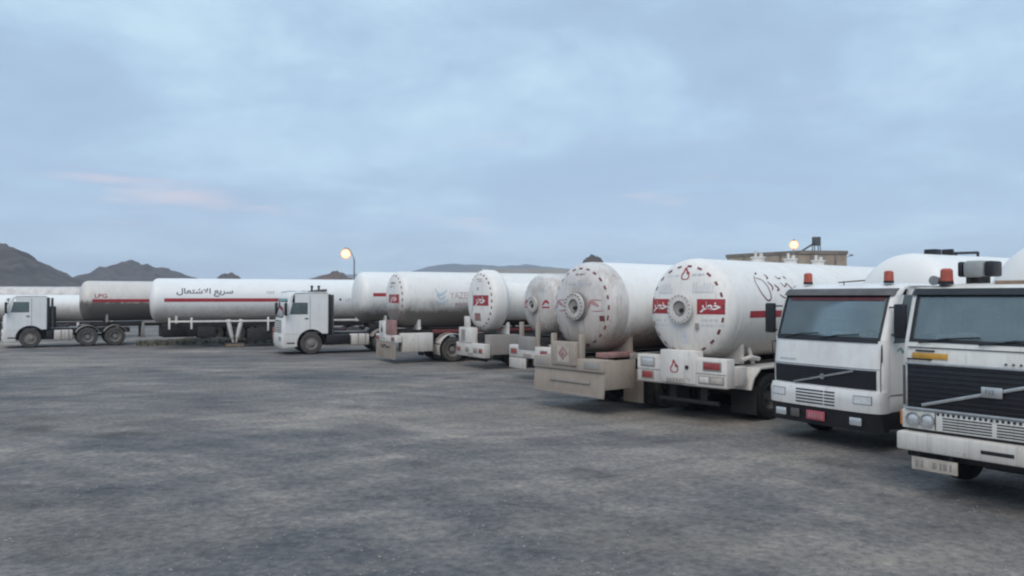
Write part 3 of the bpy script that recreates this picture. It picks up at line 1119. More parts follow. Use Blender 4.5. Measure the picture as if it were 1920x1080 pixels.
# ------------------------------------------------------------------ building and lamps behind the row
def block_building():
    c0 = Vector((px2x(1500, 60), 60))          # nearest corner
    e1 = Vector((px2x(1588, 60.5), 60.5)) - c0  # right-hand wall
    e2 = Vector((px2x(1363, 66), 66)) - c0      # left-hand wall
    root = thing('block_building', 'flat roofed tan block building rising behind the white tankers', 'building', (c0.x, c0.y, 0))
    H = 5.95
    p = [Vector((0, 0)), e1, e1 + e2, e2]
    m = MB().prism([(v.x, v.y) for v in p], 0, H, 'Z')
    w = m.build('wall', 'wall_render', root)
    cen = sum(p, Vector((0, 0))) / 4

    def ring(off):
        return [v + (v - cen).normalized() * off for v in p]
    o, i = ring(.10), ring(-.22)
    m = MB()
    for k in range(4):
        j = (k + 1) % 4
        m.prism([tuple(o[k]), tuple(o[j]), tuple(i[j]), tuple(i[k])], H + .003, H + .26, 'Z')
    m.build('parapet', 'wall_coping', root)
    # roof-top water tank on a stand, with a slanting pipe
    q = Vector((px2x(1531, 62) - c0.x, 62 - c0.y))
    m = MB().box(q.x - .26, q.x + .26, q.y - .26, q.y + .26, H + .75, H + 1.42, .03)
    t = m.build('water_tank', 'roof_metal', root)
    m = MB()
    for a in (-1, 1):
        for b in (-1, 1):
            m.box(q.x + a * .22 - .03, q.x + a * .22 + .03, q.y + b * .22 - .03, q.y + b * .22 + .03, H, H + .75)
    m.cyl((q.x - .3, q.y, H + .85), (q.x - 1.35, q.y, H + .2), .07, seg=10)
    m.box(q.x - 1.7, q.x + .4, q.y - .12, q.y + .12, H + .2, H + .33)
    m.build('stand', 'roof_metal', root)
    for f in (.25, .5, .75):
        for E_ in (e1, e2):
            c = E_ * f
            d = E_.normalized()
            nn = Vector((d.y, -d.x))
            if nn.dot(-cen) < 0:
                nn = -nn
            quad = [c - d * .09 + nn * .05, c + d * .09 + nn * .05, c + d * .09 - nn * .05, c - d * .09 - nn * .05]
            MB().prism([tuple(v) for v in quad], 0, H - .01, 'Z').build('pilaster', 'wall_coping', root)
    # windows on the two walls
    for (A, B, n) in ((Vector((0, 0)), e1, 2), (Vector((0, 0)), e2, 3)):
        d = (B - A)
        L = d.length
        d = d.normalized()
        nn = Vector((d.y, -d.x))
        if nn.dot(-cen) < 0:
            nn = -nn
        for k in range(n):
            c = A + d * L * (k + .5) / n
            quad = [c - d * .45 + nn * .02, c + d * .45 + nn * .02, c + d * .45 - nn * .05, c - d * .45 - nn * .05]
            m = MB().prism([tuple(v) for v in quad], 3.6, 4.7, 'Z')
            m.build('window', 'trim_black', root)
    # small floodlight bracket on the right corner
    m = MB().cyl((e1.x, e1.y, H - .2), (e1.x + .28, e1.y, H - .1), .03, seg=8)
    m.box(e1.x + .25, e1.x + .45, e1.y - .1, e1.y + .1, H - .14, H, .02)
    m.build('floodlight', 'galvanised', root)


block_building()


def lamp_post(label, px, D, z_top, z_lamp, px_lamp, r):
    x = px2x(px, D)
    root = thing('lamp_post', label, 'lamp post', (x, D, 0), 0, 'lit lamps behind the tankers')
    dx = px2x(px_lamp, D) - x
    m = MB().cyl((0, 0, 0), (0, 0, z_top), .075, .05, 12)
    m.box(-.18, .18, -.18, .18, 0, .04, .01)
    m.build('pole', 'galvanised', root)
    m = MB()
    path = [(0, 0, z_top - .02)]
    for i in range(1, 7):
        t = i / 6
        path.append((dx * t * .85, 0, z_top + (z_lamp + r * 1.5 - z_top) * math.sin(t * math.pi / 2)))
    m.tube(path, .035)
    m.build('arm', 'galvanised', root)
    m = MB().lathe([(z_lamp + r * 1.38, r * .42), (z_lamp + r * 1.5, r * .4), (z_lamp + r * 1.6, r * .2), (z_lamp + r * 1.62, 0)], 'Z', (dx, 0, 0), 24)
    m.build('lamp_shade', 'galvanised', root)
    m = MB()
    m.lathe([(z_lamp + r * .95 * math.cos(math.pi * k / 14), r * math.sin(math.pi * k / 14) if 0 < k < 14 else 0) for k in range(15)], 'Z', (dx, 0, 0), 28)
    lb = m.build('lamp_bulb', 'sodium_glow', root)
    m = MB()
    q = r * 1.32
    m.lathe([(z_lamp + q * math.cos(math.pi * k / 18), q * math.sin(math.pi * k / 18) if 0 < k < 18 else 0) for k in range(19)], 'Z', (dx, 0, 0), 32)
    m.build('lamp_glow_shell', 'lamp_edge_glow', root)  # shell added around the bulb to give it an orange glowing edge


lamp_post('lit street lamp on a tall pole behind the tractor with the dark roof spoiler', 664, 55, 2.75 + 70 / F_PX * 55, 2.75 + 80 / F_PX * 55, 648, .27)
lamp_post('lit lamp in front of the tan block building', 1488, 57, 2.75 + 80 / F_PX * 57, 2.75 + 97 / F_PX * 57, 1489, .25)


# ------------------------------------------------------------------ cabs
class Cab:
    """Cab-over shell in a frame whose x=0 is the foremost point, +X forward, +Y left."""

    def __init__(s, root, prof, L, zr, zw, zt, hw=1.22, c=.16, pw=5.0, pillar=.12, body='cab_white', interior='interior_dark',
                 side_win=(.28, 1.02, None, None), zside=1.0, arch=None, glass_mat='windscreen_glass', papers=True):
        s.root, s.prof, s.L, s.zr, s.zw, s.zt, s.hw, s.c, s.pw = root, prof, L, zr, zw, zt, hw, c, pw
        yw = hw - pillar
        # front panel
        m = MB()
        z0 = prof[0][1]
        s.strip(m, z0, zw, -1, 1, .05, 28, 6)
        s.front = m.build('front_panel', body, root)
        for sd in (-1, 1):
            m = MB()
            s.strip(m, zw, zt, sd * yw / hw, sd * 1.0, .06, 8, 6)
            m.build('pillar', body, root)
        m = MB()
        s.strip(m, zt, prof[-1][1], -1, 1, .05, 28, 3)
        m.build('header', body, root)
        # roof
        xf = s.x(prof[-1][1])

        def ro(u, v):
            y = -hw + 2 * hw * u
            f = xf + s.plan(y)
            x = f + (-L - f) * v
            crown = .05 * (1 - abs(y / hw) ** 6) * min(1, v * 8, (1 - v) * 10 + .3)
            return Vector((x, y, prof[-1][1] + (zr - prof[-1][1]) * min(1, v * 3) + crown))
        m = MB().slab(ro, lambda u, v: ro(u, v) - Vector((0, 0, .05)), 24, 10)
        m.build('roof', body, root)
        m = MB().box(-L - .04, -L, -hw + .01, hw - .01, zside, zr + .01, .02)
        m.build('rear_wall', body, root)
        m = MB().box(-L + .02, -.25, -hw + .06, hw - .06, zside + .02, zside + .08)
        m.build('cab_floor', interior, root)
        # windscreen
        m = MB()
        s.strip(m, zw + .015, zt - .01, -yw / hw + .012, yw / hw - .012, .012, 20, 6, dx=-.018)
        ws = m.build('windscreen', glass_mat, root)
        m = MB()
        for (a, b, d, e) in ((zw - .01, zw + .035, -yw, yw), (zt - .035, zt + .012, -yw, yw)):
            s.strip(m, a, b, d / hw, e / hw, .02, 20, 1, dx=.006)
        for sd in (-1, 1):
            s.strip(m, zw - .01, zt + .012, sd * (yw - .03) / hw, sd * (yw + .01) / hw, .02, 2, 6, dx=.007)
        m.build('seal', 'trim_black', ws)
        # doors: lower skin, window frame, glass
        wf, wb, wz0, wz1 = side_win
        wz0 = wz0 or zw - .06
        wz1 = wz1 or zt
        for sd in (-1, 1):
            yo, yi = sd * hw, sd * (hw - .05)
            m = MB()
            zs = [zside + (wz0 - zside) * k / 6 for k in range(7)]
            low = [(s.x(z) - c, z) for z in zs]
            poly = low + [(-L, wz0), (-L, zside)]
            if arch:
                ax, azc, ar = arch
                ang = []
                for k in range(0, 15):
                    a = math.pi - math.pi * k / 14
                    px, pz = ax + ar * math.cos(a), azc + ar * math.sin(a)
                    if pz > zside + .001:
                        ang.append((px, pz))
                if ang:
                    ang = [(ax - math.sqrt(ar ** 2 - (zside - azc) ** 2), zside)] + ang + [(ax + math.sqrt(ar ** 2 - (zside - azc) ** 2), zside)]
                    poly = low + [(-L, wz0), (-L, zside)] + [q for q in ang if q[0] > -L + .02 and q[0] < low[0][0] - .02]
            m.prism(poly, yo, yi)
            d = m.build('door', body, root)
            m = MB()
            A = (s.x(wz0) - c, wz0)
            B = (s.x(wz1) - c, wz1)
            # strip in front of the side window, above it and behind it
            m.prism([A, (A[0] - .07, wz0), (B[0] - .07, wz1), B], yo, yi)
            m.prism([(-wb, wz0), (-L, wz0), (-L, wz1), (-wb, wz1)], yo, yi)
            zz = [wz1 + (zr - wz1) * k / 4 for k in range(5)]
            m.prism([(min(s.x(min(z, prof[-1][1])), xf) - c, z) for z in zz] + [(-L, zr), (-L, wz1)], yo, yi)
            m.build('window_frame', body, d)
            m = MB().prism([(A[0] - .07, wz0), (-wb, wz0), (-wb, wz1), (B[0] - .07, wz1)], yo - sd * .015, yo - sd * .03)
            m.build('side_window', 'window_glass', d)
            m = MB().box(-wb - .02, -wb + .14, yo - sd * .005, yo + sd * .03, wz0 - .22, wz0 - .17, .012)
            m.build('handle', 'trim_black', d)
            if sd > 0:
                s.left_door = d
            # shut line
            m = MB().box(-wb - .115, -wb - .10, yo - sd * .002, yo + sd * .002, zside + .02, zr - .12)
            m.build('shut_line', 'trim_black', d)
        # cab interior: dashboard, seats, wheel
        xd = s.x(zw) - .08
        m = MB().box(xd - .42, xd - .02, -hw + .2, hw - .2, zw - .30, zw - .04, .05)
        m.build('dashboard', interior, root)
        for y in (-.62, .62):
            m = MB().box(xd - 1.15, xd - .68, y - .24, y + .24, zw - .42, zw - .26, .05)
            m.box(xd - 1.22, xd - 1.08, y - .23, y + .23, zw - .3, zw + .32, .05)
            m.box(xd - 1.2, xd - 1.1, y - .13, y + .13, zw + .33, zw + .5, .03)
            m.build('seat', 'seat_cloth', root)
        m = MB()
        cc = Vector((xd - .5, .62, zw + .03))
        tilt = Matrix.Rotation(R_(-32), 3, 'Y')
        pts = [cc + tilt @ Vector((.23 * math.cos(a), .23 * math.sin(a), 0)) for a in [2 * math.pi * k / 20 for k in range(21)]]
        m.tube(pts, .016, 6)
        m.cyl(cc, cc + tilt @ Vector((.05, 0, -.3)), .03, seg=8)
        m.tube([pts[0], cc, pts[10]], .014, 6)
        m.build('steering_wheel', 'trim_black', root)
        if papers:
            for y0, y1 in ((-hw + .14, -hw + .34), (hw - .34, hw - .14)):
                m = MB()
                m.slab(lambda u, v: Vector((s.x(zw + .1 + (zt - zw - .12) * v) - .30 + .02 * math.sin(u * 22), y0 + (y1 - y0) * u, zw + .1 + (zt - zw - .12) * v)),
                       lambda u, v: Vector((s.x(zw + .1 + (zt - zw - .12) * v) - .31 + .02 * math.sin(u * 22), y0 + (y1 - y0) * u, zw + .1 + (zt - zw - .12) * v)), 14, 2)
                m.build('window_light_sheet', 'plate_beige', root)  # pale sheet added to stand in for light through the side window
            rr = random.Random(len(bpy.data.objects))
            for k in range(3):
                y = rr.uniform(-.8, .6)
                m = MB().box(xd - .16, xd - .04, y - .15, y + .15, zw - .036, zw + rr.uniform(.07, .15), .02)
                m.build('paper_stack', 'paper_white', root)

    def x(s, z):
        P = s.prof
        if z <= P[0][1]:
            return P[0][0]
        for (x0, z0), (x1, z1) in zip(P[:-1], P[1:]):
            if z0 <= z <= z1:
                return x0 + (x1 - x0) * (z - z0) / (z1 - z0)
        return P[-1][0]

    def plan(s, y):
        t = min(1.0, abs(y) / s.hw)
        return -s.c * (1 - (1 - t ** s.pw) ** (1 / s.pw))

    def strip(s, m, z0, z1, a, b, th, nu, nv, dx=0.0):
        """A piece of the front surface between heights z0..z1 and half-widths a..b (fractions of hw)."""
        def sy(u):
            q = a + (b - a) * u
            return q * s.hw

        def ease(u):
            # crowd the samples toward an end that lies on the corner
            if abs(b) > .99 and abs(a) > .99:
                return .5 - .5 * math.cos(math.pi * u) if True else u
            if abs(b) > .99:
                return 1 - (1 - u) ** 2
            return u
        m.slab(lambda u, v: Vector((s.x(z0 + (z1 - z0) * v) + s.plan(sy(ease(u))) + dx, sy(ease(u)), z0 + (z1 - z0) * v)),
               lambda u, v: Vector((s.x(z0 + (z1 - z0) * v) + s.plan(sy(ease(u))) + dx - th, sy(ease(u)) * (1 - .02 * (abs(b) > .99)), z0 + (z1 - z0) * v)), nu, nv)

    def face(s, dx=0.0):
        """decal mapping on the front: u to the right as seen from ahead."""
        return lambda u, v, lift: Vector((s.x(v) + s.plan(u) + lift + dx, u, v))


def tractor_chassis(root, axle_f, axle_r, rear, tyre='dusty', rimf='front_steel', rimr='rear_steel', wing='dark_steel', tank_side=1, track=1.04):
    m = MB()
    for y in (-.42, .42):
        m.box(rear, -.3, y - .045, y + .045, .72, .98, .01)
    for x in (rear + .1, rear + 1.2, -2.4, -.6):
        m.box(x - .06, x + .06, -.41, .41, .76, .94)
    m.build('chassis', 'dark_steel', root)
    m = MB().box(-2.5, -.40, -.36, .36, .40, 1.02, .06)
    m.box(-.42, -.30, -.5, .5, .45, 1.0, .03)
    m.cyl((-2.5, 0, .68), (axle_r[-1], 0, .55), .07, seg=10)
    m.build('engine', 'trim_black', root)
    m = MB().cyl((axle_f, -.95, .52), (axle_f, .95, .52), .07, seg=12)
    m.build('axle', 'dark_steel', root)
    for sd in (-1, 1):
        wheel(root, axle_f, sd * track, sd, tyre, rimf)
    for x in axle_r:
        m = MB().cyl((x, -.95, .52), (x, .95, .52), .09, seg=12)
        m.lathe([(-.22, .12), (-.15, .24), (.15, .24), (.22, .12)], 'Y', (x, 0, .52), 16)
        m.build('axle', 'dark_steel', root)
        for sd in (-1, 1):
            wheel(root, x, sd * 1.06, sd, tyre, rimr)
            wheel(root, x, sd * .74, sd, tyre, rimr)
    m = MB().box(axle_r[0] - .5, axle_r[0] + .4, -.45, .45, .99, 1.06, .01)
    m.cyl((axle_r[0] - .05, 0, 1.06), (axle_r[0] - .05, 0, 1.13), .45, seg=24)
    m.build('fifth_wheel', 'dark_steel', root)


def beacon(parent, x, y, z, h=.22, r=.085):
    r *= .86
    m = MB().cyl((x, y, z), (x, y, z + .05), r * 1.05, seg=16)
    o = m.build('beacon', 'trim_black', parent)
    m = MB().lathe([(z + .05, r), (z + h * .9, r * .92), (z + h, r * .6), (z + h, 0)], 'Z', (x, y, 0), 18)
    m.build('lens', 'beacon_red', o)


def mirror(parent, x, y, z0, z1, sd, w=.2, d=.09, arm_x=None):
    m = MB().box(x - d / 2, x + d / 2, y - w / 2, y + w / 2, z0, z1, .03)
    o = m.build('mirror', 'trim_black', parent)
    ax = arm_x if arm_x is not None else x - .1
    for z in (z0 + .06, z1 - .06):
        m = MB().tube([(ax, y - sd * (w / 2 + .14), z), (x, y - sd * w * .1, z)], .014)
        m.build('bracket', 'trim_black', o)


def wiper(parent, cab, y0, y1, z):
    m = MB()
    P = lambda y, zz: Vector((cab.x(zz) + cab.plan(y) + .03, y, zz))
    m.tube([P(y0, z - .03), P((y0 + y1) / 2, z + .05)], .01, 6)
    m.tube([P(y0 * .3 + y1 * .7 - (y1 - y0) * .35, z + .03), P(y1, z + .07)], .012, 6)
    m.build('wiper', 'trim_black', parent)


# ---- near truck on the right: older square cab
def classic_truck():
    az = 54
    c = (6.28, 10.42)
    root = thing('tractor_truck', 'old square-fronted white truck with roof cooler at the right edge', 'truck', (c[0], c[1], 0), math.pi / 2 - R_(az) + math.pi,
                 'white trucks facing out of the row')
    cab = Cab(root, [(-.02, .95), (0, 1.2), (0, 1.85), (-.05, 2.10), (-.28, 2.78), (-.36, 2.85)], 1.75, 2.89, 2.12, 2.79, hw=1.24, c=.12, pw=7, pillar=.09,
              body='cab_old', zside=1.0, arch=(-1.42, .52, .66))
    W = 1.24
    # grille: recessed black field with slats, chrome border, diagonal bar and badge
    m = MB().box(-.02, .012, -1.14, 1.14, 1.20, 1.80, .006)
    gr = m.build('grille', 'grille_black', root)
    for k in range(9):
        z = 1.235 + k * .065
        m = MB().box(.012, .024, -1.12, 1.12, z, z + .022, .004)
        m.build('slat', 'grille_black', gr)
    m = MB().box(.01, .04, -1.16, 1.16, 1.80, 1.835, .006)
    m.box(.01, .034, -1.16, -1.135, 1.2, 1.8, .004)
    m.box(.01, .034, 1.135, 1.16, 1.2, 1.8, .004)
    m.box(.01, .04, -1.16, 1.16, 1.165, 1.20, .006)
    m.build('border', 'chrome_dull', gr)
    L = math.hypot(1.9, .52)
    m = MB().box(.028, .046, -L / 2, L / 2, -.022, .022, .005)
    b = m.build('diagonal_bar', 'chrome_dull', gr, loc=(0, .02, 1.50))
    b.rotation_euler = (math.atan2(.52, 1.9), 0, 0)
    m = MB().box(.05, .075, -.14, .12, 1.43, 1.57, .01)
    bd = m.build('badge', 'chrome_dull', gr)
    decal('lettering', text_geo('F12', .055, None, 0), lambda u, v, l: Vector((.0765 + l, u - .03, 1.505 + v)), 'visor_grey', bd, lift=.001)
    # headlamp panel and lower louvres
    m = MB().box(-.06, .015, -1.22, 1.22, .90, 1.16, .01)
    pn = m.build('lamp_panel', 'cab_old', root)
    for k in range(22):
        y = -.72 + k * 1.44 / 21
        m = MB().box(.012, .022, y - .016, y + .016, 1.115, 1.15, .003)
        m.build('slot', 'trim_black', pn)
    for k in range(5):
        z = .925 + k * .038
        for (a, bb) in ((-.66, -.03), (.03, .66)):
            m = MB().box(.012, .021, a, bb, z, z + .016, .003)
            m.build('louvre', 'trim_black', pn)
    for sd in (-1, 1):
        for dy in (.86, 1.06):
            y = sd * dy
            m = MB().lathe([(.01, .10), (.045, .10), (.045, .085), (.02, .082)], 'X', (0, y, 1.03), 28)
            hl = m.build('headlamp', 'chrome_dull', root)
            m = MB().lathe([(.022, .084), (.04, .06), (.048, .03), (.05, 0)], 'X', (0, y, 1.03), 28)
            m.build('lens', 'lamp_lens', hl)
        m = MB().box(-.10, -.005, sd * 1.225, sd * 1.262, .93, 1.14, .012)
        m.build('indicator', 'amber_lens', root)
        m = MB().box(.014, .02, sd * .755 - .006, sd * .755 + .006, .91, 1.15)
        m.build('joint', 'trim_black', pn)
    # recess between lamp panel and bumper, bumper
    m = MB().box(-.30, -.05, -1.18, 1.18, .5, .9, .01)
    m.build('apron', 'trim_black', root)
    m = MB().box(-.16, .13, -1.25, 1.25, .60, .855, .03)
    bu = m.build('bumper', 'cab_old', root)
    m = MB().box(.128, .135, -.12, .28, .70, .75, .003)
    m.build('tow_slot', 'trim_black', bu)
    m = MB().box(.05, .075, -1.06, -.44, .34, .52, .01)
    pl = m.build('number_plate', 'plate_beige', root)
    for k, (y, w) in enumerate(((-.98, .05), (-.91, .03), (-.74, .06), (-.66, .03), (-.60, .05), (-.53, .03))):
        m = MB().box(.074, .078, y - w / 2, y + w / 2, .385, .475, .001)
        m.build('digit_mark', 'frame_grey', pl)
    for y in (-.97, -.53):
        m = MB().box(.04, .06, y - .025, y + .025, .5, .62)
        m.build('bracket', 'trim_black', pl)
    # yellow notice and wipers
    m = MB().box(.0, .014, -1.08, -.60, 1.885, 1.965, .003)
    yn = m.build('notice', 'yellow_sign', root)
    yn.location.x = -.012
    F = lambda u, v, l: Vector((.003 + l, -.84 + u, 1.925 + v))
    gl = [(rect_geo(.30, .018, 2, 1), (0, -.008))]
    rr = random.Random(3)
    for k in range(11):
        gl.append((rect_geo(.012, rr.uniform(.015, .04), 1, 1), (-.15 + k * .03, rr.uniform(-.01, .015))))
    decal('lettering', merge_geo(*gl), F, 'marking_brown', yn, lift=.002)
    wiper(root, cab, -.2, .7, 2.13)
    wiper(root, cab, -1.0, -.2, 2.13)
    m = MB().box(-.03, -.005, -1.04, -.78, 1.985, 2.005, .004)
    m.build('vent', 'trim_black', root)
    # hatch seams, grab handles and hinges on the front
    for z in (2.035,):
        m = MB().box(-.04, .0, -1.16, 1.16, z, z + .010, .002)
        sm_ = m.build('hatch_seam', 'visor_grey', root)
        sm_.location.x = -.022
    for y in (-.98, .98):
        m = MB().tube([(-.02, y - .16, 1.875), (.03, y - .15, 1.875), (.03, y + .15, 1.875), (-.02, y + .16, 1.875)], .012, 6)
        m.build('grab_handle', 'trim_black', root)
    for y in (-1.195, 1.195):
        m = MB().box(-.02, .01, y - .018, y + .018, 1.22, 1.78, .006)
        m.build('corner_vent', 'visor_grey', root)
    for k in range(4):
        m = MB().box(-.004, .008, .12 + k * .09, .15 + k * .09, 1.865, 1.885, .002)
        m.build('stud', 'trim_black', root)
    # roof: drip rail, beacons, cooler, horn
    m = MB()
    cab.strip(m, 2.775, 2.865, -1, 1, .03, 28, 1, dx=.03)
    m.build('visor', 'trim_black', root)
    beacon(root, -.50, -.84, 2.92, .23, .10)
    beacon(root, -.50, .80, 2.92, .23, .10)
    m = MB().box(-1.05, -.70, -.72, -.44, 3.02, 3.26, .05)
    ac = m.build('roof_cooler', 'cooler_grey', root)
    for (a, bb) in ((-.80, -.725), (-.435, -.32)):
        m = MB().box(-1.03, -.72, a, bb, 3.03, 3.25, .03)
        m.build('vent_end', 'trim_black', ac)
    for y in (-.66, -.50):
        m = MB().box(-1.0, -.75, y - .03, y + .03, 2.90, 3.025)
        m.build('foot', 'dark_steel', ac)
    m = MB().cyl((-.75, -1.0, 2.98), (-.45, -1.0, 2.98), .03, .07, 14)
    m.cyl((-.74, -1.0, 2.90), (-.74, -1.0, 3.0), .05, seg=10)
    m.cyl((-.75, -.92, 2.96), (-.5, -.92, 2.96), .025, .05, 14)
    m.build('air_horn', 'galvanised', root)
    m = MB().box(-.75, -.6, -.25, .7, 2.92, 2.97, .01)
    m.build('roof_rail', 'brown_strip', root)
    # brown strip down the right-hand cab corner
    m = MB().box(-.20, -.14, -1.246, -1.232, 1.2, 2.0)
    m.build('corner_strip', 'brown_strip', root)
    mirror(root, -.28, 1.42, 1.75, 2.3, 1)
    for y in (-1.1, 1.1):
        m = MB().box(-1.0, -.35, y - .1, y + .1, .42, .55, .02)
        m.build('step', 'dark_steel', root)
    tractor_chassis(root, -1.42, (-4.6, -5.95), -6.7, 'clean', 'front_dark', 'rear_dark')
    for sd in (-1, 1):
        a, bb = sorted((sd * .80, sd * 1.235))
        mudguard(root, -1.42, a, bb, .64, 'trim_black', 0, 180)
    m = MB().cyl((-3.6, .95, .62), (-2.6, .95, .62), .30, seg=24)
    m.build('fuel_tank', 'galvanised', root)
    pos = along(az, c, 2.05 + 11.3)
    T = Trailer('white tank trailer behind the old square-fronted truck at the right edge', az, pos, R=1.17, cz=2.52, x0=.25, length=11.0, mat='tank_plain',
                forward_away=False, axles=(2.2, 3.5, 4.8), legs='up')
    T.valves((6.0, 8.0))
    return root


classic_truck()


# ---- second truck from the right: rounder white cab
def rounded_truck():
    az = 59
    c = (5.74, 14.92)
    root = thing('tractor_truck', 'rounded white truck with two red roof beacons beside the square-fronted one', 'truck', (c[0], c[1], 0),
                 math.pi / 2 - R_(az) + math.pi, 'white trucks facing out of the row')
    cab = Cab(root, [(-.03, 1.0), (-.02, 1.4), (-.07, 1.95), (-.36, 2.75), (-.48, 2.88), (-.60, 2.93)], 1.85, 2.95, 1.98, 2.78, hw=1.22, c=.26, pw=3.8, pillar=.10,
              body='cab_white', zside=1.02, arch=(-1.42, .52, .66))
    # grey sun visor over the glass and tinted band
    m = MB()
    cab.strip(m, 2.775, 2.90, -.985, .985, .03, 26, 3, dx=.07)
    m.build('sun_visor', 'visor_grey', root)
    m = MB()
    cab.strip(m, 2.68, 2.765, -.80, .86, .01, 20, 2, dx=-.004)
    m.build('tinted_band', 'tint_red', root)
    m = MB()
    cab.strip(m, 1.925, 2.02, -.90, .90, .02, 22, 2, dx=.010)
    m.build('scuttle', 'trim_black', root)
    # grille
    m = MB()
    cab.strip(m, 1.10, 1.44, -.90, .90, .02, 22, 3, dx=.012)
    gr = m.build('grille', 'grille_black', root)
    for k in range(6):
        z = 1.125 + k * .052
        m = MB()
        cab.strip(m, z, z + .018, -.88, .88, .01, 18, 1, dx=.022)
        m.build('slat', 'grille_black', gr)
    m = MB()
    cab.strip(m, 1.44, 1.455, -.91, .91, .01, 18, 1, dx=.02)
    m.build('border', 'marking_grey', gr)
    Lb = math.hypot(1.30, .30)
    m = MB().box(.012, .026, -Lb / 2, Lb / 2, -.018, .018, .004)
    b = m.build('diagonal_bar', 'galvanised', gr, loc=(0, .06, 1.27))
    b.rotation_euler = (math.atan2(.30, 1.30), 0, 0)
    m = MB().lathe([(.026, .055), (.036, .05), (.036, .03), (.028, 0)], 'X', (0, .06, 1.27), 20)
    m.build('badge', 'galvanised', gr)
    decal('model_lettering', merge_geo(*[(rect_geo(.035, .04, 1, 1), (-.95 + k * .05, 1.545)) for k in range(8)]), cab.face(), 'marking_grey', cab.front, lift=.004)
    # bumper section with lamps
    m = MB()
    s2 = cab

    def bump(z0, z1, th, dx, name, mat, a=-1.0, b=1.0):
        mm = MB()
        s2.strip(mm, z0, z1, a, b, th, 28, 4, dx=dx)
        return mm.build(name, mat, root)
    P0 = cab.prof
    cab.prof = [(0, .35), (0.06, .72), (.06, 1.0), (0, 1.10)]
    bu = bump(.70, 1.075, .16, .02, 'bumper', 'cab_white')
    for k in range(5):
        z = .755 + k * .058
        for (a, bb) in ((-.40, .10), (.12, .30)):
            mm = MB()
            cab.strip(mm, z, z + .024, a, bb, .02, 8, 1, dx=.026)
            mm.build('slot', 'trim_black', bu)
    for sd in (-1, 1):
        a, bb = sorted((sd * .62, sd * .88))
        mm = MB()
        cab.strip(mm, .855, .985, a, bb, .03, 10, 2, dx=.03)
        hl = mm.build('headlamp', 'headlamp_white', root)
        mm = MB()
        cab.strip(mm, .845, .995, a - .01, bb + .01, .03, 10, 2, dx=.024)
        mm.build('surround', 'visor_grey', hl)
    lo = bump(.36, .69, .14, .0, 'lower_bumper', 'trim_black', -.99, .99)
    for y in (-.86, .78):
        m = MB().box(.035, .07, y - .12, y + .12, .46, .60, .015)
        m.build('fog_lamp', 'lamp_lens', root)
    m = MB().box(.05, .075, -.26, .14, .45, .62, .006)
    pl = m.build('number_plate', 'plate_red', root)
    for k in range(5):
        y = -.19 + k * .065
        m = MB().box(.074, .078, y - .018, y + .018, .49, .58)
        m.build('digit_mark', 'marking_rose', pl)
    m = MB().box(.05, .08, -.62, -.42, .46, .62, .02)
    m.build('tow_hook_box', 'visor_grey', root)
    cab.prof = P0
    for sd in (-1, 1):
        # corner air deflector, bumper seam and grab handle
        m = MB()
        a, bb = sorted((sd * .945, sd * .955))
        cab.strip(m, 1.06, 1.90, a, bb, .01, 2, 8, dx=.004)
        m.build('panel_seam', 'visor_grey', root)
        m = MB().tube([(-.15, sd * 1.16, 1.6), (-.10, sd * 1.20, 1.62), (-.10, sd * 1.20, 1.85), (-.15, sd * 1.16, 1.87)], .012, 6)
        m.build('grab_handle', 'trim_black', root)
    m = MB()
    cab.strip(m, 1.46, 1.47, -.94, .94, .01, 20, 1, dx=.004)
    m.build('hatch_seam', 'visor_grey', root)
    # side of the cab: teal script on the left door
    decal('lettering', stroke_geo([(-.22, 0), (-.12, .05), (-.05, -.02), (.05, .06), (.13, 0), (.24, .07)], .05),
          lambda u, v, l: Vector((-.72 - u, 1.22 + l, 1.78 + v)), 'marking_teal', cab.left_door, lift=.004)
    for y in (-.86, .90):
        beacon(root, -.75, y, 2.99, .23, .10)
    m = MB().tube([(-.7, -.12, 3.02), (-.7, .45, 3.05)], .012, 6)
    m.tube([(-.7, 0, 2.97), (-.7, 0, 3.04)], .01, 6)
    m.build('aerial', 'trim_black', root)
    mirror(root, -.30, -1.42, 2.02, 2.62, -1, .22, .10, -.36)
    mirror(root, -.30, 1.42, 2.02, 2.62, 1, .22, .10, -.36)
    wiper(root, cab, -.85, -.1, 2.0)
    wiper(root, cab, -.05, .75, 2.0)
    # lower cab corners and steps
    for sd in (-1, 1):
        a, bb = sorted((sd * 1.0, sd * 1.20))
        m = MB().box(-.80, -.20, a, bb, .70, 1.02, .03)
        m.build('step_panel', 'cab_white', root)
        m = MB().box(-.78, -.20, a, bb, .40, .69, .03)
        m.build('step', 'trim_black', root)
        a, bb = sorted((sd * .80, sd * 1.20))
        mudguard(root, -1.42, a, bb, .64, 'trim_black', 0, 180)
    tractor_chassis(root, -1.42, (-4.9, -6.25), -7.0, 'clean', 'front_dark', 'rear_dark')
    m = MB().cyl((-3.7, .95, .62), (-2.7, .95, .62), .30, seg=24)
    m.build('fuel_tank', 'galvanised', root)
    pos = along(az, c, 2.30 + 11.3)
    T = Trailer('white tank trailer with dark top fittings behind the rounded white truck', az, pos, R=1.16, cz=2.47, x0=.25, length=11.0, mat='tank_plain',
                forward_away=False, axles=(2.2, 3.5, 4.8), legs='up')
    r = T.root
    zt = T.cz + T.R
    for (x, w, h) in ((10.0, .26, .11), (9.45, .08, .13)):
        m = MB().box(x - w / 2, x + w / 2, -.12, .12, zt - .03, zt + h, .02)
        m.build('top_fitting', 'trim_black', r)
    m = MB().cyl((8.3, 0, zt + .09), (9.2, 0, zt + .05), .03, seg=10)
    m.cyl((8.3, 0, zt - .02), (8.3, 0, zt + .1), .03, seg=8)
    m.cyl((9.15, 0, zt - .02), (9.15, 0, zt + .06), .03, seg=8)
    m.build('vent_pipe', 'trim_black', r)
    return root


rounded_truck()


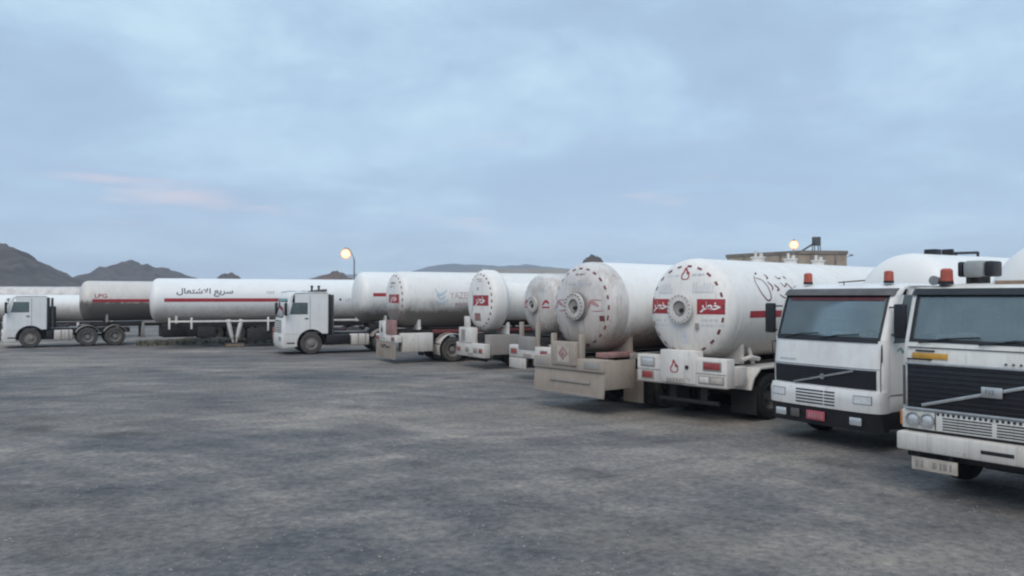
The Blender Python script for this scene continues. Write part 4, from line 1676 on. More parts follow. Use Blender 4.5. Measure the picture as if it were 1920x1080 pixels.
# ------------------------------------------------------------------ trailers seen from behind
def flame_placard(parent, F, s, mat='marking_red'):
    decal('flame_sign', flame_geo(s), F, mat, parent, lift=.004)


def danger_trailer():
    az = 49.5
    T = Trailer('clean white tank trailer with two red warning panels on its round end', az, (3.71, 17.72), R=1.15, cz=2.46, x0=.12, length=11.6, mat='tank_clean',
                axles=(1.75, 3.1), tyre='clean', rim='rear_dark', saddle='frame_white')
    r = T.root
    T.ring(22, .97, .115, .045, 'marking_maroon', .06)
    T.manhole(.0, .02, .33, .175, 'frame_white', 'frame_grey', 'frame_grey', .14)
    for u, w in ((.685, .62), (-.685, .60)):
        o = decal('warning_panel', rect_geo(w, .33, 8, 5), T.head, 'marking_red', T.tank, (u, .07), .006)
        decal('lettering', text_geo(arabic('khatar'), None, .46, .025), T.head, 'marking_white', o, (u, .065), .011)
    decal('flame_sign', flame_geo(.26, True), T.head, 'marking_red', T.tank, (.03, .80))
    smudge_rows(T, -.36, .76, .30, .09, 1, 'marking_faint', 3)
    smudge_rows(T, .36, .77, .30, .09, 1, 'marking_grey', 4)
    hatch_panel(T, .50, .50, .52, .22, 8, 'marking_faint', 2)
    hatch_panel(T, -.52, .48, .46, .22, 7, 'marking_faint', 5)
    smudge_rows(T, .62, -.28, .5, .22, 2, 'marking_faint', 6)
    smudge_rows(T, -.62, -.30, .42, .22, 2, 'marking_faint', 7)
    c = T.head(.38, -.36, 0)
    m = MB().box(c.x - .05, c.x + .04, c.y - .035, c.y + .035, c.z - .07, c.z + .07, .01)
    m.build('bracket', 'frame_grey', r)
    decal('worn_patch', rect_geo(.14, .24, 2, 3), T.head, 'marking_faint', T.tank, (.02, -.62))
    # red stripe and red painted script on the right-hand side
    T.stripe(-1, .98, 6.5, 2.36, .15)
    F = T.side(-1, 1.98, 2.98)
    red = [([(-.42, .28), (-.52, .1), (-.46, -.15), (-.28, -.33), (-.12, -.28), (-.10, -.05), (-.2, .16), (-.42, .22)], .034),
           ([(.05, .34), (.1, .26), (.02, .2)], .05), ([(-.02, .12), (.08, .0), (.02, -.1)], .05), ([(.2, .05), (.32, -.06), (.22, -.1)], .05),
           ([(.45, .3), (.55, .22), (.66, .26)], .034), ([(.5, .1), (.62, .0), (.75, .08), (.9, -.05), (1.1, .02)], .034),
           ([(.8, .3), (.86, .22)], .05), ([(-.32, .34), (-.22, .38)], .05), ([(.28, -.2), (.5, -.28), (.8, -.22), (1.2, -.3)], .034)]
    decal('painted_script', merge_geo(*[(stroke_geo(p, w), (0, 0)) for p, w in red]), F, 'marking_maroon', T.tank, lift=.007)
    T.valves((3.1, 4.6, 6.0), 'frame_white', .2)
    # rear bumper: beam with a raised centre panel, lamps, flame placard
    m = MB().box(0, .30, -1.22, 1.22, .80, 1.42, .02)
    b = m.build('rear_bumper', 'frame_white', r)
    m = MB().box(-.03, .26, -.45, .52, .84, 1.56, .02)
    m.build('centre_panel', 'frame_white', b)
    m = MB().box(-.012, .02, -1.20, 1.20, 1.085, 1.10, .003)
    m.box(-.014, .02, -1.21, 1.21, .80, .83, .004)
    m.build('seam', 'frame_grey', b)
    # image-left cluster (truck left, +Y) and image-right cluster (-Y)
    lamp_box(r, 0, .90, 1.26, .36, .17, 'lamp_lens', name='reversing_lamp')
    lamp_box(r, 0, .90, .97, .30, .14, 'red_lens')
    lamp_box(r, 0, -.86, 1.26, .42, .15, 'red_lens')
    lamp_box(r, 0, -.98, .96, .30, .13, 'plate_beige', name='reversing_lamp')
    lamp_box(r, 0, -.66, .96, .24, .13, 'frame_white', name='reflector_plate')
    FP = lambda u, v, l: Vector((-.032 - l, .12 - u, 1.20 + v))
    decal('flame_sign', flame_geo(.26, True), FP, 'marking_red', b, lift=.003)
    m = MB().cyl((-.05, -.22, 1.20), (-.02, -.22, 1.20), .045, seg=14)
    m.build('socket', 'trim_black', r)
    rear_kit(r, .90, -.035, .12, 'plate_beige', .30)
    # right-hand side: valve box, pipes, white mudguards
    m = MB().box(.31, .78, -1.21, -.98, .84, 1.24, .02)
    m.build('side_locker', 'frame_white', r)
    for sd in (-1, 1):
        a, bb = sorted((sd * .56, sd * 1.24))
        m = MB()
        pts = [(.86, .72), (.98, .98), (1.25, 1.18), (3.55, 1.18), (3.8, .98), (3.88, .62), (3.85, .62), (3.75, .96), (3.53, 1.15), (1.27, 1.15), (1.01, .96), (.90, .72)]
        m.prism(pts, a, bb)
        m.build('mudguard', 'frame_white', r)
    m = MB()
    m.cyl((1.2, -.78, 1.30), (1.2, -.70, 1.75), .06, seg=10)
    m.cyl((1.55, -.85, 1.24), (1.55, -.72, 1.62), .05, seg=10)
    m.tube([(1.0, -.9, 1.34), (1.35, -.92, 1.40), (1.7, -.9, 1.34)], .05)
    m.build('outlet_pipe', 'frame_white', r)


def dusty_trailer():
    az = 51.5
    T = Trailer('dust-covered tank trailer with beige skirt and round hatch, left of the red-panelled one', az, (1.36, 19.30), R=1.11, cz=2.49, x0=.28, length=11.6,
                mat='tank_dusty', axles=(2.3, 3.65), saddle='frame_beige', frame='frame_beige')
    # side mostly white, rear end under dust: a cleaner sleeve of paint on the barrel
    r = T.root
    m = MB().lathe([(T.x0 + T.D + .16, T.R), (T.x0 + T.D + .17, T.R + .004), (T.x0 + T.L - T.D - .2, T.R + .004), (T.x0 + T.L - T.D - .19, T.R)], 'X', (0, 0, T.cz), 72)
    m.build('painted_barrel', 'tank_barrel', T.tank, angle=60)
    T.ring(24, .945, .11, .042, 'marking_maroon', .0)
    T.manhole(.03, .02, .33, .18, 'tank_dusty', 'frame_grey', 'trim_black', .15)
    c = T.head(.03, .02, 0)
    m = MB().lathe([(c.x - .01, .36), (c.x - .03, .35), (c.x - .03, .26), (c.x, .26)], 'X', (0, c.y, c.z), 40)
    m.build('flange_gasket', 'frame_grey', r)
    for u in (.60, -.62):
        g = [stroke_geo([(-.20, -.08), (-.14, .08), (-.02, .04), (.10, -.02)], .09), stroke_geo([(-.15, .12), (.0, .13), (.2, .12)], .025),
             stroke_geo([(-.1, -.13), (.05, -.14), (.24, -.12)], .025)]
        decal('worn_warning', merge_geo(*[(q, (u, .05)) for q in g]), T.head, 'marking_rose', T.tank, lift=.006)
    smudge_rows(T, .02, .80, .26, .08, 1, 'marking_brown', 12)
    smudge_rows(T, -.18, .56, .24, .1, 1, 'marking_grey', 13)
    smudge_rows(T, .30, .56, .26, .1, 1, 'marking_grey', 14)
    decal('worn_patch', rect_geo(.10, .2, 2, 3), T.head, 'marking_grey', T.tank, (.05, .56))
    decal('red_patch', rect_geo(.13, .13, 2, 2), T.head, 'marking_maroon', T.tank, (.78, -.26))
    F = T.side(-1, 4.5, 2.8, T.R + .004)
    bl = [([(-.2, .22), (-.05, .05), (.1, .0), (.18, .12)], .06), ([(-.1, -.05), (.05, -.2), (.2, -.12)], .05), ([(-.25, -.1), (-.1, -.3), (.02, -.34)], .05)]
    decal('bird_logo', merge_geo(*[(stroke_geo(p, w), (0, 0)) for p, w in bl]), F, 'marking_blue', T.tank, lift=.007)
    # skirt: sloping apron, lamp beam, placard boxes, returned side plate
    m = MB().prism([(-.06, .40), (.0, .98), (.03, .98), (-.03, .40)], -1.24, 1.24)
    ap = m.build('apron', 'frame_beige', r)
    m = MB().box(-.062, -.03, -.78, .62, .70, .75, .005)
    m.box(-.075, -.045, -1.22, 1.22, .40, .46, .006)
    m.build('step_bar', 'frame_grey', ap)
    m = MB().box(-.05, .30, -1.25, 1.25, .99, 1.28, .02)
    b = m.build('rear_bumper', 'frame_beige', r)
    for y, w in ((.92, .44), (-.84, .50)):
        m = MB().box(-.062, -.04, y - w / 2, y + w / 2, 1.06, 1.22, .008)
        m.build('rear_lamp', 'frame_grey', r)
    m = MB().box(-.10, .15, -.36, .52, 1.10, 1.66, .02)
    bx = m.build('placard_box', 'frame_beige', r)
    FD = lambda u, v, l: Vector((-.102 - l, .08 - u, 1.38 + v))
    decal('placard', rect_geo(.42, .42, 1, 1), FD, 'plate_beige', bx, lift=.003)
    d = .17
    dia = ([(0, d), (d, 0), (0, -d), (-d, 0), (0, d * .55), (d * .55, 0), (0, -d * .55), (-d * .55, 0)], [(0, 1, 5, 4), (1, 2, 6, 5), (2, 3, 7, 6), (3, 0, 4, 7)])
    decal('diamond_sign', dia, FD, 'pink_rust', bx, lift=.006)
    decal('flame_sign', flame_geo(.12), FD, 'marking_brown', bx, lift=.007)
    for y0, y1 in ((.54, .62), (-.46, -.38)):
        m = MB().box(-.02, .12, y0, y1, 1.28, 1.85, .01)
        m.build('upright', 'frame_beige', r)
    for y in (-1.24, 1.24):
        m = MB().box(.0, 1.0, y - .02, y + .02, .60, 1.27, .01)
        m.build('side_plate', 'frame_beige', r)
    m = MB().box(.30, 1.3, -1.0, -.62, 1.30, 1.42, .02)
    m.build('hose_tray', 'pink_rust', r)
    m = MB().box(1.0, 6.8, -1.14, -1.06, 1.26, 1.40, .01)
    m.build('side_rail', 'frame_grey', r)
    for sd in (-1, 1):
        a, bb = sorted((sd * .58, sd * 1.22))
        m = MB().box(1.30, 1.32, a, bb, .20, 1.0)
        m.build('mud_flap', 'frame_beige' if sd < 0 else 'rubber', r)


def hidden_hatch_trailer():
    T = Trailer('grimy tank trailer end half hidden behind the beige-skirted trailer', 57, (.56, 26.3), R=1.02, cz=2.50, x0=.25, length=11.0, mat='tank_dusty',
                axles=(2.2, 3.5), saddle='frame_grey', frame='frame_grey')
    r = T.root
    T.ring(22, .86, .07, .04, 'marking_grey', .1)
    T.manhole(-.05, -.02, .27, .14, 'tank_dusty', 'frame_grey', 'frame_grey', .12)
    for u in (.55, -.55):
        decal('worn_warning', merge_geo((stroke_geo([(-.15, -.05), (0, .08), (.15, 0)], .09), (u, .02)), (rect_geo(.34, .05, 2, 1), (u, -.10))), T.head, 'marking_red', T.tank)
    hatch_panel(T, .32, .52, .3, .2, 4, 'marking_grey', 22)
    m = MB().box(0, .28, -1.2, 1.2, .72, 1.12, .02)
    b = m.build('rear_bumper', 'frame_white', r)
    m = MB().box(-.03, .25, -.35, .6, 1.0, 1.42, .02)
    m.build('centre_panel', 'frame_grey', b)
    for y in (.9, -.85):
        lamp_box(r, 0, y, .92, .34, .15, 'red_lens')
    rear_kit(r, .82, -.004, .1, 'plate_beige', .3)
    m = MB().box(.0, .04, .2, 1.2, .35, .70, .01)
    m.build('step_bar', 'frame_white', r)
    for y in (.55, -.4):
        m = MB().box(.02, .14, y - .06, y + .06, 1.12, 1.9, .01)
        m.build('upright', 'frame_beige', r)


def stepped_trailer():
    az = 61
    T = Trailer('short stepped tank trailer with a red panel on its raised white end', az, (-1.64, 30.9), R=1.21, cz=2.58, x0=.30, length=9.8, mat='tank_clean',
                axles=(2.3, 3.6), step=(.66, .76, 0), depth=.36)
    r = T.root
    T.ring(26, 1.04, .11, .05, 'marking_maroon', .0)
    for u in (.55,):
        o = decal('warning_panel', rect_geo(1.15, .40, 8, 5), T.head, 'marking_red', T.tank, (u - .25, .02), .006)
        decal('lettering', text_geo(arabic('khatar'), None, .75, .025), T.head, 'marking_white', o, (u - .25, .01), .011)
    smudge_rows(T, .1, .80, .5, .16, 2, 'pink_rust', 31)
    decal('socket_mark', rect_geo(.09, .12, 2, 2), T.head, 'marking_teal', T.tank, (.1, .47))
    decal('worn_patch', rect_geo(.5, .3, 4, 3), T.head, 'pink_rust', T.tank, (.05, -.62))
    decal('stroke_mark', stroke_geo([(-.5, -.5), (-.35, -.25), (-.3, .1), (-.42, .4)], .09), T.head, 'marking_grey', T.tank)
    F = T.side(-1, 5.0, 2.45, .76)
    decal('side_stripe', rect_geo(5.5, .06, 20, 1), F, 'pink_rust', T.tank, (0, 0))
    decal('side_stripe', rect_geo(5.5, .05, 20, 1), F, 'frame_grey', T.tank, (0, .52))
    m = MB().box(0, .28, -1.2, 1.2, .44, .96, .02)
    b = m.build('rear_bumper', 'frame_white', r)
    m = MB().box(-.02, .26, -.2, .92, .96, 1.55, .02)
    cp = m.build('centre_panel', 'frame_white', b)
    decal('number_patch', rect_geo(.34, .44, 1, 1), lambda u, v, l: Vector((-.022 - l, .52 - u, 1.24 + v)), 'frame_grey', cp, lift=.003)
    m = MB().box(.0, .16, .22, .48, 1.55, 1.98, .02)
    m.build('upright', 'frame_white', r)
    for y in (.95, .2, -.5, -.95):
        lamp_box(r, 0, y, .70, .26, .13, 'red_lens' if abs(y) > .6 else 'frame_beige')
    rear_kit(r, .55, -.004, -.1, 'plate_beige', .2)
    m = MB().box(.30, 1.55, -1.18, -.70, .55, 1.30, .02)
    m.build('side_locker', 'frame_grey', r)
    for sd in (-1, 1):
        a, bb = sorted((sd * .56, sd * 1.24))
        mudguard(r, 2.3, a, bb, .66, 'frame_white', 0, 180)
        mudguard(r, 3.6, a, bb, .66, 'frame_white', 0, 180)


def script_trailer():
    az = 62
    T = Trailer('white tank trailer with brown-stained flank and a beige rear box beside the stepped one', az, (-5.28, 33.6), R=1.19, cz=2.62, x0=.22, length=11.0, mat='tank_brown',
                axles=(2.55, 3.95), tyre='dusty', rim='rear_steel', depth=.36)
    r = T.root
    T.ring(24, 1.02, .11, .05, 'marking_maroon', .0)
    o = decal('warning_panel', rect_geo(1.1, .36, 8, 5), T.head, 'marking_red', T.tank, (.26, .04), .006)
    decal('lettering', text_geo(arabic('khatar'), None, .7, .025), T.head, 'marking_white', o, (.26, .04), .011)
    smudge_rows(T, .1, .62, .5, .3, 2, 'pink_rust', 41)
    smudge_rows(T, .2, -.5, .6, .3, 2, 'pink_rust', 42)
    F = T.side(-1, 2.0, 2.78)
    bl = [([(-.25, .3), (-.1, .05), (.1, .1), (.28, .25)], .09), ([(-.2, .05), (0, -.15), (.2, .02)], .08), ([(-.28, -.2), (0, -.34), (.3, -.16)], .08)]
    decal('bird_logo', merge_geo(*[(stroke_geo(p, w), (0, 0)) for p, w in bl]), F, 'marking_blue', T.tank, lift=.007)
    T.lettering(-1, 3.0, 2.80, 'YAZEED', .27, 1.2, 'marking_worn', 0)
    decal('lettering', merge_geo(*[(rect_geo(.13, .12, 1, 1), (k * .17 - .5, 0)) for k in range(7)]), T.side(-1, 3.2, 2.42), 'marking_worn', T.tank, lift=.007)
    T.valves((4.6,), 'frame_white', .16)
    # rear box and locker
    m = MB().prism([(-.05, .18), (-.02, .86), (.01, .86), (-.02, .18)], -1.22, 1.22)
    ap = m.build('apron', 'frame_beige', r)
    decal('painted_script', stroke_geo([(-.6, .05), (-.35, -.06), (-.1, .04), (.2, -.05), (.6, .0)], .07), lambda u, v, l: Vector((-.058 - l, -u, .70 + v)), 'marking_black', ap, lift=.004)
    m = MB().box(-.04, .26, -1.24, 1.24, .87, 1.16, .02)
    b = m.build('rear_bumper', 'frame_white', r)
    m = MB().box(-.08, .15, -.05, .70, 1.0, 1.72, .02)
    bx = m.build('placard_box', 'frame_white', r)
    decal('placard', flame_geo(.34), lambda u, v, l: Vector((-.082 - l, .32 - u, 1.40 + v)), 'marking_black', bx, lift=.003)
    m = MB().box(-.06, .14, -.95, -.12, 1.17, 1.78, .02)
    m.build('spare_panel', 'pink_rust', r)
    for y in (.95, -.95):
        lamp_box(r, -.04, y, 1.01, .34, .13, 'red_lens')
    m = MB().box(.28, 1.62, -1.22, -.72, .48, 1.24, .02)
    m.build('side_locker', 'frame_white', r)
    m = MB().box(1.7, 6.5, -1.02, -.90, 1.22, 1.36, .01)
    m.build('side_rail', 'red_rail', r)
    for sd in (-1, 1):
        a, bb = sorted((sd * .56, sd * 1.24))
        mudguard(r, 2.55, a, bb, .68, 'frame_white', 20, 200)
        mudguard(r, 3.95, a, bb, .68, 'frame_white', -20, 160)


danger_trailer()
dusty_trailer()
hidden_hatch_trailer()
stepped_trailer()
script_trailer()


# ------------------------------------------------------------------ tractors on the left, facing left
def modern_tractor(label, az, front, zr=2.95, ax=-1.40, spoiler=True, wb=(-4.9,), body='cab_far', rear=-6.0, top='visor_grey', Lc=2.15):
    """front: ground position of the middle of the cab front."""
    root = thing('tractor_truck', label, 'truck', (front[0], front[1], 0), math.pi / 2 - R_(az) + math.pi, 'tractors facing left')
    cab = Cab(root, [(-.02, .98), (0, 1.3), (-.04, 1.72), (-.24, 2.56), (-.30, zr - .14), (-.40, zr - .03)], Lc, zr, 1.76, 2.54, hw=1.22, c=.22, pw=4.0, pillar=.13,
              body=body, zside=.98, arch=(ax, .52, .68), side_win=(.3, 1.22, 1.90, 2.46), papers=False)
    # grille bars and bumper
    m = MB()
    cab.strip(m, 1.05, 1.60, -.72, .72, .02, 16, 3, dx=.012)
    gr = m.build('grille', 'grille_black', root)
    for k in range(5):
        m = MB()
        cab.strip(m, 1.09 + k * .10, 1.14 + k * .10, -.70, .70, .02, 16, 1, dx=.024)
        m.build('slat', body, gr)
    P0 = cab.prof
    cab.prof = [(.0, .3), (.06, .5), (.06, .9), (.02, .99)]
    m = MB()
    cab.strip(m, .34, .97, -1, 1, .14, 28, 4, dx=0)
    bu = m.build('bumper', body, root)
    for sd in (-1, 1):
        a, bb = sorted((sd * .62, sd * .95))
        m = MB()
        cab.strip(m, .66, .86, a, bb, .02, 10, 2, dx=.012)
        m.build('headlamp', 'lamp_lens', root)
    cab.prof = P0
    for sd in (-1, 1):
        # side skirt below the door with the wheel arch cut out
        yo, yi = sd * 1.21, sd * 1.15
        ar = .68
        xa = ax + math.sqrt(ar ** 2 - (.36 - .52) ** 2)
        arc = [(ax + ar * math.cos(R_(t)), .52 + ar * math.sin(R_(t))) for t in range(-12, 44, 8)]
        arc = [q for q in arc if q[1] < .975]
        xt = ax + math.sqrt(max(0, ar ** 2 - (.975 - .52) ** 2))
        m = MB().prism([(-.17, .36), (-.17, .975), (xt, .975)] + list(reversed(arc)), yo, yi)
        m.build('side_skirt', body, root)
        m = MB().box(-.62, -.24, yo - sd * .004, yo + sd * .006, .52, .58, .004)
        m.build('step', 'trim_black', root)
        a, bb = sorted((sd * .72, sd * 1.205))
        mudguard(root, ax, a, bb, .665, 'trim_black', 0, 180)
        mirror(root, -.16, sd * 1.42, 1.85, 2.45, sd, .2, .12, -.3)
        m = MB().box(-Lc - .18, -Lc - .045, *sorted((sd * 1.06, sd * 1.21)), 1.0, zr - .08, .02)
        m.build('rear_deflector', 'trim_black', root)
    if spoiler:
        m = MB().prism([(-1.25, zr + .035), (-Lc, zr + .17), (-Lc, zr + .035)], -1.08, 1.08)
        m.build('roof_spoiler', top, root)
        for y in (.25, .62):
            m = MB().cyl((-1.75 + y * .9 - .35, .5, zr + .05), (-1.75 + y * .9 - .35, .5, zr + .26), .05, seg=10)
            m.cyl((-1.75 + y * .9 - .35, .5, zr + .26), (-1.75 + y * .9 - .35, .5, zr + .34), .07, seg=12)
            m.build('roof_lamp', 'trim_black', root)
    m = MB()
    cab.strip(m, min(2.54, zr - .2), min(2.66, zr - .09), -.96, .96, .02, 20, 2, dx=.09)
    m.build('sun_visor', 'marking_teal', root)
    tractor_chassis(root, ax, wb, rear, 'dusty', 'front_steel', 'rear_steel')
    # fuel tank and boxes on both sides
    for sd in (-1, 1):
        a, bb = sorted((sd * .55, sd * 1.12))
        x1 = wb[0] + .72
        m = MB().box(x1, min(x1 + .9, ax - .9), a, bb, .38, .92, .06)
        ft = m.build('fuel_tank', 'frame_white', root)
        for k in range(2):
            xx = x1 + .2 + k * .35
            m = MB().box(xx - .03, xx + .03, a - .008, bb + .008, .37, .93, .004)
            m.build('strap', 'frame_grey', ft)
        m = MB().box(min(x1 + .95, ax - .85), ax - .72, a, bb, .45, .9, .03)
        m.build('battery_box', 'trim_black', root)
        for x in wb:
            mudguard(root, x, *sorted((sd * .58, sd * 1.22)), .64, 'frame_grey', 25, 155)
    m = MB().box(-Lc - .55, -Lc - .2, -.9, -.6, .98, 2.2, .03)
    m.build('air_intake', 'trim_black', root)
    for k, y in enumerate((-.25, .05, .35)):
        pts = [Vector((-Lc - .05 - 1.1 * q, y, 1.65 - .45 * q - .28 * math.sin(math.pi * q))) for q in [i / 10 for i in range(11)]]
        m = MB().tube(pts, .022, 6)
        m.build('air_hose', 'red_lens' if k == 1 else 'trim_black', root)
    m = MB().cyl((-Lc - .3, .95, .95), (-Lc - .3, .95, zr - .1), .065, seg=12)
    m.build('exhaust_stack', 'rim_dark', root)
    m = MB().box(wb[0] + .6, -Lc - .2, -.40, .40, 1.0, 1.03, .004)
    m.build('deck_plate', 'galvanised', root)
    return root


# middle tractor with its tank trailer
AZ_M = 65
ctr = (-10.05, 39.2)                     # over its front axle
front = (ctr[0] - math.sin(R_(AZ_M)) * 1.40, ctr[1] - math.cos(R_(AZ_M)) * 1.40)
modern_tractor('white tractor with dark roof spoiler standing clear in the middle of the yard', AZ_M, front, zr=2.94, wb=(-4.95,), rear=-6.0)
pos = along(AZ_M, ctr, 2.35 + 11.25)
T = Trailer('tall tank trailer with a short red stripe coupled to the middle tractor', AZ_M, pos, R=1.26, cz=2.74, x0=.25, length=11.0, mat='tank_stain', forward_away=False,
            axles=(2.2, 3.5, 4.8), legs='up')
T.stripe(1, 10.62, 6.5, 2.84, .17)

# long trailer with Arabic lettering
AZ_A = 68.5
tip = (px2x(281, 43.2), 43.2)
pos = along(AZ_A, tip, 12.3)
T = Trailer('long tank trailer with dark lettering above a thin red stripe, parked on its white legs', AZ_A, pos, R=1.19, cz=2.55, x0=.25, length=12.05, mat='tank_pale',
            forward_away=False, axles=(1.5, 2.8, 4.1), legs=None)
r = T.root
LT = .25 + 12.05
T.stripe(1, LT - .75, LT - 7.9, 2.56, .19, 'marking_red')
T.lettering(1, LT - 2.78, 2.98, arabic('saree', 'ishtial'), .50, 2.85, 'marking_black', 0.018)
decal('lettering', merge_geo(*([(rect_geo(.06, .16, 1, 1), (-.7 + k * .11, 0)) for k in range(4)] + [(stroke_geo([(0, 0), (.5, .05), (1.0, 0), (1.25, .08), (1.3, -.12)], .13), (.05, 0))])),
      T.side(1, LT - 6.7, 2.98), 'marking_grey', T.tank, lift=.007)
decal('lettering', text_geo('LPG', .18, None, .01), T.side(1, LT - 10.5, 2.55), 'marking_grey', T.tank, lift=.007)
for k in (-.5, .5):
    decal('square_mark', rect_geo(.12, .12, 1, 1), T.side(1, LT - 10.5 + k, 2.58), 'marking_black', T.tank, lift=.007)
m = MB().box(1.0, LT - 1.0, .98, 1.08, 1.36, 1.46, .01)
m.build('side_rail', 'frame_white', r)
for x in (LT - 1.0, LT - 2.1, LT - 6.05):
    m = MB().box(x - .05, x + .05, .98, 1.09, .85 if x < LT - 3 else 1.0, 1.62, .01)
    m.build('post', 'frame_white', r)
for sd in (-1, 1):
    for dx in (-.32, .32):
        m = MB()
        xl = LT - 4.3
        a, b_ = Vector((xl + dx * 1.1, sd * .95, 1.50)), Vector((xl + dx * .42, sd * .95, .50))
        m.cyl(a, b_, .13, .10, 12)
        m.cyl(b_ + (a - b_) * .05, b_ + (b_ - a) * .27, .055, seg=10)
        m.build('landing_leg', 'frame_white', r)
    m = MB().box(xl - .45, xl + .45, sd * .95 - .16, sd * .95 + .16, .17, .235, .01)
    m.build('foot_plate', 'dark_steel', r)
m = MB().box(LT - 6.0, LT - 4.95, .45, 1.0, .30, 1.0, .04)
m.build('pump_box', 'dark_steel', r)
m = MB().box(LT - 7.3, LT - 6.3, .4, 1.0, .35, 1.05, .04)
m.build('hose_locker', 'pink_rust', r)
m = MB().box(LT - 3.3, LT - 2.4, .4, .95, .55, 1.15, .04)
m.build('valve_locker', 'dark_steel', r)
# timber blocks under the legs
for sd in (-1, 1):
    fw = Vector((-math.sin(R_(AZ_A)), -math.cos(R_(AZ_A))))
    lf = Vector((-fw.y, fw.x))
    q = Vector(pos) + fw * (LT - 4.3) + lf * sd * .95
    m = MB().box(-.48, .48, -.20, .20, 0.0, .168, .012)
    o = m.build('timber_block', 'timber', None, (q.x, q.y, 0))
    o.rotation_euler = (0, 0, math.pi / 2 - R_(AZ_A))
    tag(o, 'brown timber block under the near white legs of the lettered trailer' if sd > 0 else 'brown timber block under the far legs of the lettered trailer', 'timber block',
        'timber blocks under the trailer legs')

def dirt_bank():
    fw_ = Vector((math.sin(R_(AZ_A)), math.cos(R_(AZ_A))))
    sd_ = Vector((-fw_.y, fw_.x))
    base = Vector(tip) + sd_ * 2.6

    nx, ny = 90, 14
    vs, fs = [], []
    for i in range(nx + 1):
        for j in range(ny + 1):
            a, b = -1.0 + 13.5 * i / nx, -1.1 + 2.2 * j / ny
            h = max(0.0, 1 - (b / 1.1) ** 2) * min(1, i / 8, (nx - i) / 8)
            h *= .30 + .22 * mnoise.noise(Vector((a * .9, b * .9, 2.2))) + .10 * mnoise.noise(Vector((a * 3.1, b * 3.1, 5.0)))
            p = base + fw_ * a + sd_ * b
            vs.append((p.x, p.y, max(-.03, h - .03)))
    W = ny + 1
    fs = [(i * W + j, (i + 1) * W + j, (i + 1) * W + j + 1, i * W + j + 1) for i in range(nx) for j in range(ny)]
    me = bpy.data.meshes.new('dirt_bank')
    me.from_pydata(vs, [], fs)
    me.materials.append(MATS['bank_earth'])
    o = put('dirt_bank', me)
    o['kind'] = 'structure'
    # dry scrub along it
    rr = random.Random(5)
    v2, f2 = [], []
    for k in range(900):
        a, b = rr.uniform(-.8, 12), rr.uniform(-1.2, .2)
        p = base + fw_ * a + sd_ * b
        for q in range(3):
            an = rr.uniform(0, 6.28)
            h, w = rr.uniform(.08, .28), rr.uniform(.01, .025)
            d = Vector((math.cos(an), math.sin(an), 0))
            z0 = 0.02
            n = len(v2)
            v2 += [(p.x - d.y * w, p.y + d.x * w, z0), (p.x + d.y * w, p.y - d.x * w, z0), (p.x + d.x * h * .6, p.y + d.y * h * .6, z0 + h + .1)]
            f2.append((n, n + 1, n + 2))
    me = bpy.data.meshes.new('dry_scrub')
    me.from_pydata(v2, [], f2)
    me.materials.append(MATS['scrub'])
    o = put('dry_scrub', me)
    tag(o, 'low dry scrub on the dirt bank under the lettered trailer', 'scrub', kind='stuff')


plain('bank_earth', (0.12, 0.105, 0.085), 0.95, 0.0, 0.35, 2.0)
plain('scrub', (0.075, 0.078, 0.045), 0.9, 0.0, 0.35, 3.0)
dirt_bank()

# left tractor with its muddy trailer
AZ_L = 58
w1 = Vector((px2x(57, 43), 43.0))
ctr = w1 + Vector((-math.cos(R_(AZ_L)), math.sin(R_(AZ_L)))) * 1.04
front = (ctr.x - math.sin(R_(AZ_L)) * 1.27, ctr.y - math.cos(R_(AZ_L)) * 1.27)
modern_tractor('white tractor with a small side window at the left edge of the yard', AZ_L, front, zr=2.78, ax=-1.27, spoiler=False, wb=(-4.0, -5.38), rear=-6.2, Lc=2.0)
pos = along(AZ_L, ctr, 2.4 + 11.25)
T = Trailer('tank trailer with a red stripe and a muddy brown lower half at left', AZ_L, pos, R=1.14, cz=2.50, x0=.25, length=11.0, mat='tank_mud', forward_away=False,
            axles=(1.6, 2.9, 4.2), legs='up', saddle='frame_grey', frame='frame_grey')
LT = 11.25
for xx in (LT - 4.7, LT - 6.1):
    m = MB().box(xx - .55, xx + .55, .45, 1.02, .42, 1.12, .04)
    m.build('side_locker', 'dark_steel', T.root)
T.stripe(1, LT - .55, LT - 8.0, 2.52, .17, 'marking_red')
T.lettering(1, LT - .98, 2.79, 'LPG', .24, .62, 'marking_red', .01)
m = MB().box(1.0, LT - 3.2, .80, .90, 1.24, 1.34, .01)
m.build('side_rail', 'frame_grey', T.root)

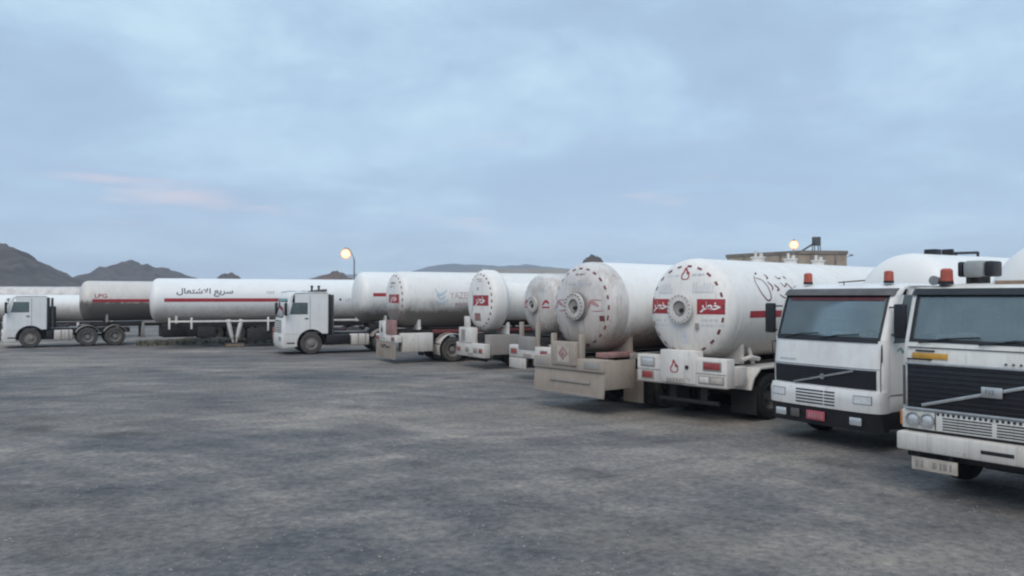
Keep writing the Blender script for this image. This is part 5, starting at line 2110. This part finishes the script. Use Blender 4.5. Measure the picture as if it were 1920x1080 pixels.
# low tank trailer behind the left tractor
pos = along(64, (px2x(-70, 51), 51.0), 0)
T = Trailer('low white tank trailer behind the tractor at the left edge', 66, pos, R=.88, cz=1.98, x0=.25, length=9.5, mat='tank_pale', axles=(1.8, 3.1), legs='down',
            group='tank trailers in the second row')
pos = along(66, (px2x(330, 51), 51.0), 0)
T = Trailer('dirty tank trailer in the second row, wheels showing beneath the lettered trailer', 68, pos, R=1.1, cz=2.30, x0=.25, length=10.5, mat='tank_mud', axles=(1.6, 2.9, 6.2), legs='down',
            group='tank trailers in the second row', tyre='clean', saddle='dark_steel', frame='frame_grey')
for xx in (4.2, 7.4, 8.6):
    m = MB().box(xx - .5, xx + .5, -1.05, -.5, .35, 1.05, .03)
    m.build('side_locker', 'dark_steel' if xx != 7.4 else 'pink_rust', T.root)
# pale long trailer further back, seen just above
pos = along(64, (px2x(-190, 72), 72.0), 0)
T = Trailer('pale long tank trailer in the back row below the left hill', 75, pos, R=1.05, cz=2.62, x0=.25, length=15.0, mat='tank_dusty', axles=(2, 3.3), legs='down',
            group='tank trailers in the second row')


# ------------------------------------------------------------------ air: thin evening haze
def haze():
    m = bpy.data.materials.new('haze_air')
    m.use_nodes = True
    t = m.node_tree
    t.nodes.remove(t.nodes['Principled BSDF'])
    v = N(t, 'ShaderNodeVolumePrincipled', inp={'Density': HAZE, 'Anisotropy': 0.2})
    v.inputs['Color'].default_value = (0.80, 0.88, 1.0, 1)
    t.links.new(v.outputs[0], t.nodes['Material Output'].inputs['Volume'])
    MATS['haze_air'] = m
    me = bpy.data.meshes.new('haze')
    x, y0, y1, z0, z1 = 2480, -2480, 2480, -2.0, 98
    vs = [(a, b, c) for a in (-x, x) for b in (y0, y1) for c in (z0, z1)]
    me.from_pydata(vs, [], [(0, 1, 3, 2), (4, 6, 7, 5), (0, 4, 5, 1), (2, 3, 7, 6), (0, 2, 6, 4), (1, 5, 7, 3)])
    me.materials.append(m)
    o = put('haze', me)
    tag(o, 'thin blue evening haze over the yard and hills', 'haze', kind='stuff')


HAZE = 0.00032
haze()
